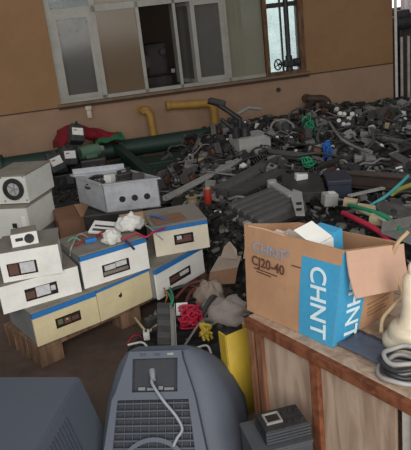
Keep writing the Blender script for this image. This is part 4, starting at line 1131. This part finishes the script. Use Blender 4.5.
loop_cable(322, 140, .20, .012, dkg, 'black cable loop right of the upper green wire bundle', (.7, .2, 0), .3, 1.8 * PI, .1)
loop_cable(180, 158, .13, .016, mdg, 'grey cable ring lying in front of the green machine bed', (.5, .1, 0), 0, 1.8 * PI, .08)
loop_cable(340, 215, .09, .008, lgt, 'thin pale cable arc behind the carton rim left of the crimson hose', (1.2, 0, 0), .3, 1.1 * PI, .03)
hose('cable', [on_heap(266, 150, .16), on_heap(290, 158, .14), on_heap(312, 161, .15), on_heap(333, 156, .14), on_heap(352, 160, .12)], .010, dkg, 'long black cable sagging left to right through the middle of the heap', 'cable')
hose('cable', [on_heap(270, 168, .14), on_heap(295, 170, .13), on_heap(318, 168, .13), on_heap(340, 171, .12)], .011, mdg, 'long grey cable running level above the flat dark panel', 'cable')
hose('cable', [on_heap(330, 138, .16), on_heap(340, 152, .14), on_heap(352, 160, .13), on_heap(372, 168, .12)], .012, lgt, 'pale cable falling from the porcelain knobs toward the steel beam', 'cable')

# ---------------------------------------------------------------- generic scrap pieces
def k_contactor(t, m):
    b = MB(); b.box((0, 0, .025), (.12, .085, .05), .006); b.box((0, 0, .065), (.085, .085, .035), .006); b.build('body', m, t)
    for s_ in (-1, 1):
        b = MB(); b.box((s_ * .051, 0, .051), (.012, .07, .003))
        for k in range(3): b.cyl((s_ * .051, (k - 1) * .026, .05), (s_ * .051, (k - 1) * .026, .056), .008, .008, 8)
        b.build('terminal_row', stl, t)
    b = MB(); b.box((0, 0, .084), (.03, .03, .008), .003); b.build('actuator', lgt, t)
def k_breaker(t, m):
    b = MB(); b.prism([(-.06, 0), (.06, 0), (.06, .04), (.035, .045), (.03, .075), (-.03, .075), (-.035, .045), (-.06, .04)], -.035, .035, Matrix.Rotation(PI / 2, 4, 'X')); b.build('body', m, t)
    b = MB(); b.box((0, 0, .082), (.02, .03, .02), .004, (0, .4, 0)); b.build('toggle', wht if m is dkg else black, t)
def k_relay(t, m):
    b = MB(); b.box((0, 0, .04), (.06, .05, .07), .005); b.build('case', m, t)
    b = MB(); b.box((0, 0, .004), (.07, .06, .012), .003); b.build('socket', dkg, t)
def k_transformer(t, m):
    b = MB()
    for lo, hi in (((-.08, -.03, 0), (.08, .03, .03)), ((-.08, -.03, .11), (.08, .03, .14)), ((-.08, -.03, .03), (-.055, .03, .11)), ((.055, -.03, .03), (.08, .03, .11))): b.b2(lo, hi, .002)
    b.build('iron_core', m, t)
    b = MB(); b.box((0, 0, .07), (.085, .11, .07), .02); b.build('winding', mat('scrap_winding', (84, 58, 44), .5, .3, .5, (46, 36, 32), 18), t)
def k_channel(t, m):
    b = MB(); b.b2((-.25, -.02, 0), (.25, .02, .004)); b.b2((-.25, -.02, 0), (.25, -.016, .03)); b.b2((-.25, .016, 0), (.25, .02, .03)); b.build('profile', m, t)
def k_bar(t, m):
    b = MB(); b.box((0, 0, .02), (.46, .07, .035), .006); b.build('bar_body', m, t)
    for s_ in (-.2, .2): b = MB(); b.cyl((s_, 0, .037), (s_, 0, .041), .012, .012, 10); b.build('bolt_head', stl, t)
def k_tube(t, m):
    b = MB(); b.cyl((-.2, 0, .025), (.2, 0, .025), .022, .022, 12); b.build('tube_body', m, t)
    b = MB(); b.cyl((.19, 0, .025), (.22, 0, .025), .028, .028, 12); b.build('collar', stl, t)
def k_sink(t, m):
    b = MB(); b.b2((-.09, -.07, 0), (.09, .07, .012))
    for k in range(8): b.b2((-.09 + k * .0245, -.07, .012), (-.082 + k * .0245, .07, .06))
    b.build('finned_body', m, t)
def k_bracket(t, m):
    b = MB(); b.b2((-.09, -.04, 0), (.09, .04, .006)); b.b2((-.09, -.04, 0), (-.084, .04, .10)); b.build('angle', m, t)
    b = MB(); b.cyl((.04, 0, .006), (.04, 0, .0075), .014, .014, 12); b.build('hole', hole_m, t)
def k_coil(t, m):
    b = MB()
    for k in range(3): b.tube([((.09 - .008 * k) * math.cos(a * PI / 10), (.09 - .008 * k) * math.sin(a * PI / 10), .012 + .016 * k + .005 * math.sin(a + k)) for a in range(20)], .009, 6, True)
    b.build('cable_turns', m, t)
def k_fan(t, m):
    b = MB(); b.ring(.075, .062, 0, .035, 24); b.build('frame', m, t)
    b = MB(); b.cyl((0, 0, .0), (0, 0, .03), .025, .025, 14)
    for k in range(6): b.box((.043 * math.cos(k * PI / 3), .043 * math.sin(k * PI / 3), .016), (.04, .025, .003), 0, (.5, 0, k * PI / 3))
    b.build('rotor', m, t)
def k_panel(t, m):
    b = MB(); b.b2((-.16, -.11, 0), (.16, .11, .008)); b.b2((-.16, -.11, 0), (.16, -.104, .035)); b.build('sheet', m, t)
    b = MB(); b.b2((-.1, -.02, .008), (.0, .05, .0095)); b.build('cut_out', hole_m, t)
def k_plug(t, m):
    b = MB(); b.box((0, 0, .016), (.055, .035, .03), .005); b.build('shell', m, t)
    b = MB(); b.box((.032, 0, .016), (.016, .02, .014), .002); b.build('pins', stl, t)
def k_terminal(t, m):
    b = MB(); b.box((0, 0, .015), (.2, .045, .03), .003); b.build('rail_body', m, t)
    b = MB()
    for k in range(8): b.box((-.085 + k * .0243, 0, .036), (.016, .03, .016), .002)
    b.build('terminal_row', lgt if m is not lgt else dkg, t)
KINDS = [   # name, category, builder, variants (material, adjective), count, embed
    ('contactor', k_contactor, [(dkg, 'black'), (mdg, 'grey'), (lgt, 'pale grey')], 70, .1),
    ('breaker', k_breaker, [(dkg, 'black'), (lgt, 'pale grey'), (mdg, 'grey')], 58, .1),
    ('relay', k_relay, [(wht, 'white'), (lgt, 'pale grey'), (bei, 'beige')], 18, .1),
    ('transformer', k_transformer, [(dkg, 'dark'), (stl, 'steel grey')], 22, .15),
    ('channel', k_channel, [(stl, 'steel'), (lgt, 'pale')], 20, 0),
    ('bar', k_bar, [(dkg, 'dark'), (mdg, 'grey')], 44, 0),
    ('tube', k_tube, [(mdg, 'grey'), (dkg, 'dark')], 18, 0),
    ('heat_sink', k_sink, [(dkg, 'dark'), (mdg, 'grey')], 18, .1),
    ('bracket', k_bracket, [(stl, 'steel'), (lgt, 'pale'), (dkg, 'dark')], 22, .1),
    ('cable_ring', k_coil, [(dkg, 'black'), (mdg, 'grey'), (lgt, 'pale')], 20, .05),
    ('fan', k_fan, [(dkg, 'black')], 8, .1),
    ('panel', k_panel, [(dkg, 'dark'), (mdg, 'grey'), (nav, 'blue-black')], 24, .0),
    ('plug', k_plug, [(wht, 'white'), (lgt, 'pale grey')], 30, .0),
    ('terminal_strip', k_terminal, [(dkg, 'black'), (mdg, 'grey')], 22, .05)]
SHAPE = {'contactor': 'contactor block', 'breaker': 'stepped breaker', 'relay': 'box-shaped relay', 'transformer': 'transformer with copper winding', 'channel': 'thin u-shaped channel', 'bar': 'flat bar',
         'tube': 'tube with a collar', 'heat_sink': 'finned heat sink', 'bracket': 'angle bracket', 'cable_ring': 'coiled cable ring', 'fan': 'round cooling fan', 'panel': 'lipped sheet panel', 'plug': 'small plug', 'terminal_strip': 'terminal strip'}
land(183, 125, 'the long yellow pipe', None); land(318, 108, 'the brown elbow pipe', None); land(230, 130, 'the lever arm', None)
land(120, 190, 'the galvanised box', Vector((-.5, 4.4, 0)), .3); land(400, 130, 'the pale conduit pipe', None)
PLACED = [(l[3], l[4]) for l in LAND if l[3] is not None]
POLY = [(112, 160), (165, 150), (215, 142), (232, 122), (330, 112), (411, 104), (411, 232), (350, 214), (300, 214), (262, 212), (224, 226), (206, 206), (168, 212), (164, 184)]
def inside(x, y):
    c = False; n = len(POLY)
    for i in range(n):
        (x0, y0), (x1, y1) = POLY[i], POLY[i - 1]
        if (y0 > y) != (y1 > y) and x < (x1 - x0) * (y - y0) / (y1 - y0) + x0: c = not c
    return c
rs = random.Random(21); jobs = []
seq = [k for K in KINDS for k in [K] * K[3]]; rs.shuffle(seq)
for K in seq:
    for _ in range(40):
        px, py = rs.uniform(112, 411), rs.uniform(104, 232)
        if not inside(px, py): continue
        q = heap_hit(px, py)
        if q is None or hm(q.x, q.y) < .06 or wall_dist(q.x, q.y) < .3: continue
        rad = {'channel': .12, 'bar': .13, 'tube': .1, 'panel': .13}.get(K[0], .075)
        if any((Vector((q.x, q.y)) - c_).length < (r_ * .8 + rad * .7) for c_, r_ in PLACED): continue
        PLACED.append((Vector((q.x, q.y)), rad)); vi = rs.randrange(len(K[2]))
        jobs.append((K, vi, q, rs.uniform(0, 2 * PI), rs.uniform(-.45, .45), rs.uniform(-.45, .45))); break
def rel_phrase(p):
    px, py = proj(p); best = None
    for lx_, ly_, ph, w_, r_ in LAND:
        d_ = math.hypot(px - lx_, (py - ly_) * 1.3)
        if best is None or d_ < best[0]: best = (d_, lx_, ly_, ph)
    d_, lx_, ly_, ph = best; dx, dy = px - lx_, py - ly_
    if abs(dx) > abs(dy) * 1.4: w = 'right of' if dx > 0 else 'left of'
    else: w = 'in front of' if dy > 0 else 'behind'
    return d_, w, ph
table = {}
for j in jobs:
    d_, w, ph = rel_phrase(j[2]); table.setdefault((j[0][0], j[1], w, ph), []).append((d_, j))
ORD = ['nearest', 'second', 'third', 'fourth', 'fifth', 'sixth']
PROTO = {}
for (kn, vi, w, ph), lst in table.items():
    lst.sort(key=lambda e: e[0])
    for i, (d_, (K, _, q, az, tx, ty)) in enumerate(lst):
        m, adj = K[2][vi]; base = f'{adj} {SHAPE[kn]} {w} {ph}'
        if len(lst) > 1: base = (f'{adj} {SHAPE[kn]} nearest {ph}, {w} it' if i == 0 else f'{ORD[min(i, 5)]} nearest {adj} {SHAPE[kn]} {w} {ph}')
        gname = {'heat_sink': 'heat sinks', 'cable_ring': 'cable rings', 'terminal_strip': 'terminal strips', 'relay': 'relays', 'breaker': 'breakers'}.get(kn, kn + 's') + ' in the scrap heap'
        z = max(0, hm(q.x, q.y)) - .012
        sc = 1.05 if kn in ('contactor', 'breaker', 'transformer', 'terminal_strip') else .95
        rot = Euler((tx, ty, az)); loc = Vector((q.x, q.y, z + .035 * (abs(tx) + abs(ty))))
        if (kn, vi) not in PROTO:
            t = thing(kn, base, kn.replace('_', ' '), loc, rot, gname); K[1](t, m); PROTO[kn, vi] = t
        else: t = dup(PROTO[kn, vi], loc, rot, base, gname)
        t.scale = (sc, sc, sc)
# draped cables, each its own
CM = [(mdg, 'grey'), (dkg, 'black'), (lgt, 'pale grey'), (stl, 'dull grey'), (dkg, 'black')]
seen = {}
for k in range(95):
    for _ in range(30):
        px, py = rs.uniform(120, 408), rs.uniform(112, 215)
        if inside(px, py) and heap_hit(px, py) is not None: break
    m, adj = CM[k % 5]; q = heap_hit(px, py)
    if q is None: continue
    d_, w, ph = rel_phrase(q); key = (adj, w, ph); c = seen.get(key, 0); seen[key] = c + 1
    lab = f'{adj} cable snaking over the scrap {w} {ph}' if c == 0 else f'{["", "another", "a third", "a fourth", "a fifth"][min(c, 4)]} {adj} cable {w} {ph}'
    drape_cable(px, py, rs.uniform(.5, 1.3), 100 + k, rs.choice((.005, .007, .010)), m, lab, 'cables over the scrap heap')

# ================================================================ FRONT HEAP, bags and wires
# loose parts inside the galvanised box
for i, (p_, kn, lab) in enumerate(zip(CH, ('plug', 'relay', 'bracket', 'contactor', 'cable_ring', 'plug', 'terminal_strip'),
        ('white plug lying at the left inside the galvanised box', 'white relay in the middle of the galvanised box', 'steel angle bracket in the right of the galvanised box', 'dark contactor block in the back right of the galvanised box',
         'black cable ring in the back left of the galvanised box', 'pale plug at the front inside the galvanised box', 'dark terminal strip at the back of the galvanised box'))):
    key = [k for k in PROTO if k[0] == kn][0]
    vi = sorted(k[1] for k in PROTO if k[0] == kn)[-1 if i == 5 else 0]
    t = dup(PROTO[kn, vi], p_ + up * .012, Euler((.12 * (i % 3 - 1), .1 * (i % 2), i * 1.1)), lab, 'loose parts in the galvanised box'); t.scale = (1.15,) * 3
b = MB(); b.box((pc.x + .04, pc.y + .19, .247), (.42, .34, .49), .01); tag(b.build('plinth', dkg), 'dark block of switchgear carrying the galvanised box', 'switchgear')

o = tag(MB().box((0, 0, .005), (.26, .16, .008), .002).build('cardboard_sheet', kraft, None, Z(140, 219, .50) + Vector((0, 0, .0))), 'tan cardboard strip sticking out under the galvanised box', 'cardboard'); o.rotation_euler = (.25, 0, .15)
# crumpled white bags on the middle cabinet
bag = mat('white_bag', (206, 204, 198), .7, 0, .3, (160, 152, 140), 14)
def lump(name, loc, sx, sy, sz, m, label, cat, seed, rot=0, amp=.35):
    b = MB(); rings = []
    for i in range(17):
        th_ = PI * (i + .15) / 16.3; r_ = []
        for k in range(30):
            ph = 2 * PI * k / 30; v = Vector((math.sin(th_) * math.cos(ph), math.sin(th_) * math.sin(ph), math.cos(th_)))
            f = 1 + amp * noise.noise(v * 2.2 + Vector((seed, 0, 0))) + amp * .6 * noise.noise(v * 5 + Vector((0, seed, 0))) - amp * .5 * abs(noise.noise(v * 4 + Vector((3, seed, 7))))
            r_.append(Vector((v.x * sx * f, v.y * sy * f, max(-.0, v.z * sz * f + sz * .55))))
        rings.append(r_)
    b.loft(rings, True); o = b.build(name, m, None, loc); o.rotation_euler = (0, 0, rot); return tag(o, label, cat)
lump('plastic_bag', Z(112, 243, .542), .055, .045, .05, bag, 'small crumpled white bag on the edge of the middle cabinet, nearer the left', 'bag', 3)
lump('plastic_bag', Z(131, 229, .545), .085, .065, .06, bag, 'larger crumpled white bag behind the small one on the middle cabinet', 'bag', 8, .5)
q = Z(106, 220, .6)
t = thing('paper_block', 'thin white printed board tilted behind the crumpled bags', 'board', Z(107, 229, .56), (.35, .1, -.3))
b = MB(); b.b2((-.10, -.055, 0), (.10, .055, .014), .002); b.build('board_sheet', bag, t)
b = MB(); b.b2((-.08, -.04, .014), (.07, -.02, .0155)); b.b2((-.08, .0, .014), (.05, .015, .0155)); b.build('print_band', mdg, t)
# bits and wires on the cabinet tops
def wire(pts, r, m, label, cat='wire'):
    b = MB(); b.tube(smooth_path(pts, 7), r, 6); return tag(b.build('wire', m), label, cat)
wire([Z(75, 246, .546), Z(84, 240, .56), Z(96, 236, .55), Z(104, 232, .56), Z(118, 236, .55)], .006, redm, 'dark red wire lying over the back of the middle cabinet top')
wire([Z(122, 240, .55), Z(136, 234, .57), Z(146, 237, .56), Z(154, 232, .57), Z(165, 228, .548)], .006, crim, 'crimson wire reaching from the white bags to the ivory cabinet')
wire([Z(126, 241, .55), Z(131, 246, .553), Z(134, 249, .548)], .008, mat('navy_wire', (38, 44, 84), .5), 'short dark blue wire end hanging at the middle cabinet trim')
wire([Z(62, 262, .40), Z(66, 245, .52), Z(73, 238, .56), Z(80, 240, .56)], .006, mat('wire_pale_green', (112, 160, 128), .5), 'pale green wire between the left stack and the middle cabinet')
wire([Z(70, 256, .50), Z(72, 246, .56), Z(80, 234, .555), Z(92, 240, .547)], .005, cgrey, 'thin grey wire bent over the left corner of the middle cabinet')
wire([Z(140, 222, .545), Z(150, 228, .56), Z(156, 234, .56), Z(163, 240, .52)], .006, cgrey, 'grey wire hanging over the left corner of the ivory cabinet')
wire([Z(150, 216, .535), Z(158, 217, .55), Z(168, 220, .536)], .006, blu, 'short blue wire on top of the ivory cabinet')
tag(MB().box((0, 0, .012), (.07, .04, .024), .004).build('blue_block', blue_p, None, Z(91, 242, .5415)), 'small blue block on top of the middle cabinet at left', 'block').rotation_euler = (0, 0, .3)
for px, py, r_, lab in ((168, 219, .3, 'brown dusty cardboard sheet on top of the ivory cabinet'), (97, 236, .5, 'brown cardboard scrap on top of the middle cabinet')):
    z = .532 if px > 150 else .537
    o = tag(MB().box((0, 0, .004), (.20, .15, .006), .002).build('cardboard_sheet', kraft_d, None, Z(px, py, z)), lab, 'cardboard'); o.rotation_euler = (0, 0, r_)

# terminal strip frame and wire tangle in front of the pallet
q1, q2 = Z(174, 352, .13), Z(172, 306, .2)
t = thing('terminal_channel', 'upright-looking grey metal channel with terminals behind the television', 'channel', q1, 0)
d_ = q2 - q1; L_ = d_.length; Mb = frame3(Vector((0, 0, 0)), d_, Vector((-1, .0, .2)))
b = MB(); b.b2((0, -.012, -.01), (L_, .012, -.004), 0, Mb); b.b2((0, -.014, -.01), (L_, -.010, .02), 0, Mb); b.b2((0, .010, -.01), (L_, .014, .02), 0, Mb); b.build('channel_profile', pal, t)
for k in range(7):
    b = MB(); b.box((.05 + k * L_ / 7.6, .05, .01), (.05, .07, .04), .006, None, Mb); b.build('terminal_block', mid_ if k % 2 else mdg, t)
for px, py, sz, m, lab in ((147, 338, .05, wht, 'white clamp at the left of the wire tangle above the television'), (152, 325, .06, mdg, 'grey contact block in the wire tangle left of the terminal channel'), (158, 318, .05, lgt, 'pale contact block in the wire tangle under the pallet edge'), (160, 335, .06, dkg, 'black contact block against the terminal channel')):
    z = .10; q = Z(px, py, z); t = thing('contact_block', lab, 'contact block', q, rg.uniform(0, 2))
    b = MB(); b.box((0, 0, sz * .4), (sz * 1.2, sz * .7, sz * .8), .006); b.build('body', m, t)
    b = MB(); b.cyl((0, 0, sz * .8), (0, 0, sz * 1.0), sz * .15, sz * .15, 8); b.build('stud', stl, t)
wire([Z(135, 318, .08), Z(143, 328, .11), Z(148, 332, .11), Z(157, 325, .12)], .008, mat('bone', (190, 174, 140), .7), 'bone-coloured bent rod at the left of the wire tangle', 'rod')
wire([Z(164, 290, .16), Z(170, 296, .22), Z(172, 304, .2), Z(168, 312, .14)], .008, wgr, 'green wire strap hanging beside the white bottom-row cabinet')
wire([Z(170, 288, .2), Z(173, 298, .24), Z(170, 308, .2), Z(166, 318, .14)], .007, wgr, 'second green wire strap right of the first, at the tangle')
wire([Z(164, 288, .2), Z(167, 296, .2), Z(165, 304, .15)], .005, mat('wire_orange', (176, 104, 50), .5), 'thin orange wire left of the green straps')
t = thing('crimson_bundle', 'bright crimson bundle of wires in the tangle above the television', 'wire bundle', Z(192, 326, .13), 0)
for k in range(16):
    a = Vector((rg.uniform(-.05, .05), rg.uniform(-.05, .05), rg.uniform(.03, .08))); pts = [a]
    for i in range(5): pts.append(Vector((rg.uniform(-.062, .062), rg.uniform(-.07, .09), rg.uniform(.0, .10))))
    b = MB(); b.tube(smooth_path(pts, 6), .0062, 6); b.build('wire_strand', crim, t)
t = thing('yellow_bundle', 'small yellow bundle of wires right of the crimson one', 'wire bundle', Z(206, 337, .13), 0)
for k in range(6):
    pts = [Vector((rg.uniform(-.03, .035), rg.uniform(-.06, .06), rg.uniform(.0, .07))) for i in range(5)]
    b = MB(); b.tube(smooth_path(pts, 6), .008, 6); b.build('wire_strand', ylw, t)
t = thing('paper_tag', 'white paper tag standing in the tangle above the crimson wires', 'tag', Z(182, 309, .20), (1.0, .0, -.1)); t.scale = (1.15,) * 3
b = MB(); b.b2((-.028, -.03, 0), (.028, .03, .003)); b.build('tag_sheet', wht, t)
b = MB(); b.b2((-.018, .0, .003), (.014, .006, .0042)); b.b2((-.018, -.012, .003), (.008, -.006, .0042)); b.build('printed_line', mdg, t)
for k, (a, c, m, r_, lab) in enumerate((((150, 300), (215, 292), dkg, .012, 'dark red-brown cable running along the foot of the white bottom-row cabinet'), ((185, 345), (212, 322), lgt, .007, 'pale cable crossing right of the crimson wires'), ((196, 348), (212, 356), wht, .006, 'white cable end on the dark floor right of the television'), ((128, 345), (150, 352), wht, .006, 'white cable end touching the top of the television'), ((200, 318), (218, 300), mdg, .016, 'grey flat strap right of the paper tag'), ((176, 322), (196, 300), dkg, .010, 'black cable looping behind the crimson wires'))):
    z = .16; p1, p2 = Z(*a, z - .03), Z(*c, z - .03); mid = (p1 + p2) / 2 + Vector((.02, .03, .015 if m is wht else .05)); wire([p1, mid, p2], r_, m, lab, 'cable')
rw = mat('wire_maroon', (104, 44, 44), .6)
for k, (pts, lab) in enumerate(((((176, 298), (186, 287), (193, 283), (204, 281), (218, 283)), 'upper maroon cable arching in front of the white bottom-row cabinet'), (((184, 312), (188, 297), (196, 288), (208, 287)), 'lower maroon cable arching beside the paper tag'))):
    wire([Z(*p_, .20 - .01 * k) for p_ in pts], .009, rw, lab, 'cable')
wire([Z(127, 344, .02), Z(133, 336, .04), Z(140, 336, .05), Z(143, 341, .04)], .004, crim, 'thin crimson wire curl on the floor left of the tangle')

# grey cardboard and sheet pieces between cabinets and carton
gcard = mat('grey_card', (154, 138, 124), .85, 0, .4, (110, 100, 92), 6)
bag2 = mat('dusty_sack', (168, 154, 144), .85, 0, .4, (104, 96, 90), 7)
q = Z(224, 258, .3)
t = thing('torn_carton', 'torn grey-brown cardboard with an upright pointed flap left of the carton', 'cardboard', Z(228, 258, .26), math.radians(-20)); t.scale = (.8,) * 3
b = MB(); b.plate([(-.06, .0, 0), (.09, -.03, 0), (.075, .01, .07), (.02, .03, .13), (-.03, .03, .085)], .005); b.build('upright_flap', gcard, t)
b = MB(); b.plate([(-.09, -.2, -.04), (.11, -.12, -.03), (.10, .04, .0), (-.08, .02, .0)], .006); b.build('lying_sheet', gcard, t)
b = MB(); b.plate([(-.08, -.30, -.10), (.12, -.26, -.1), (.11, -.12, -.03), (-.09, -.2, -.04)], .006); b.build('front_sheet', kraft_d, t)
lump('dusty_sack', (Z(226, 306, .15)).xy.to_3d() + up * .03, .15, .17, .10, bag2, 'dusty grey-brown sack lying left of the carton above the yellow panel', 'sack', 14, .3, .28)
lump('dusty_sack', (Z(208, 285, .2)).xy.to_3d() + up * .04, .09, .10, .12, gcard, 'smaller dusty sack next to the white bottom-row cabinet', 'sack', 22, .8, .28)

# ================================================================ LIGHT
def area(name, loc, tgt, sx, sy, power, col=(1, 1, 1)):
    l = bpy.data.lights.new(name, 'AREA'); l.shape = 'RECTANGLE'; l.size = sx; l.size_y = sy; l.energy = power; l.color = col
    o = bpy.data.objects.new(name, l); COL.objects.link(o); o.location = loc
    o.rotation_euler = (Vector(tgt) - Vector(loc)).to_track_quat('-Z', 'Y').to_euler(); return o
area('doorway_daylight', (.55, -2.2, 2.6), (.0, 4.0, .5), 4.6, 3.0, 345, (1, .98, .95))
area('left_wall_fill', (-3.6, 4.6, 2.3), (-.3, 7.6, 1.4), 1.6, 2.0, 26, (1, .96, .9))  # added fill lamp, makes the wall brighter towards the left
area('ceiling_light', (1.2, 4.0, 5.2), (1.0, 4.2, 0), 4, 3, 30, (1, .97, .92))
wd_ = bpy.data.worlds.new('world'); S.world = wd_; wd_.use_nodes = True
bg = wd_.node_tree.nodes['Background']; bg.inputs[0].default_value = (.82, .9, 1, 1); bg.inputs[1].default_value = .2
vs_ = S.view_settings
vs_.view_transform = 'Standard'; vs_.look = 'None'; vs_.gamma = 1; vs_.use_curve_mapping = False; vs_.exposure = 0
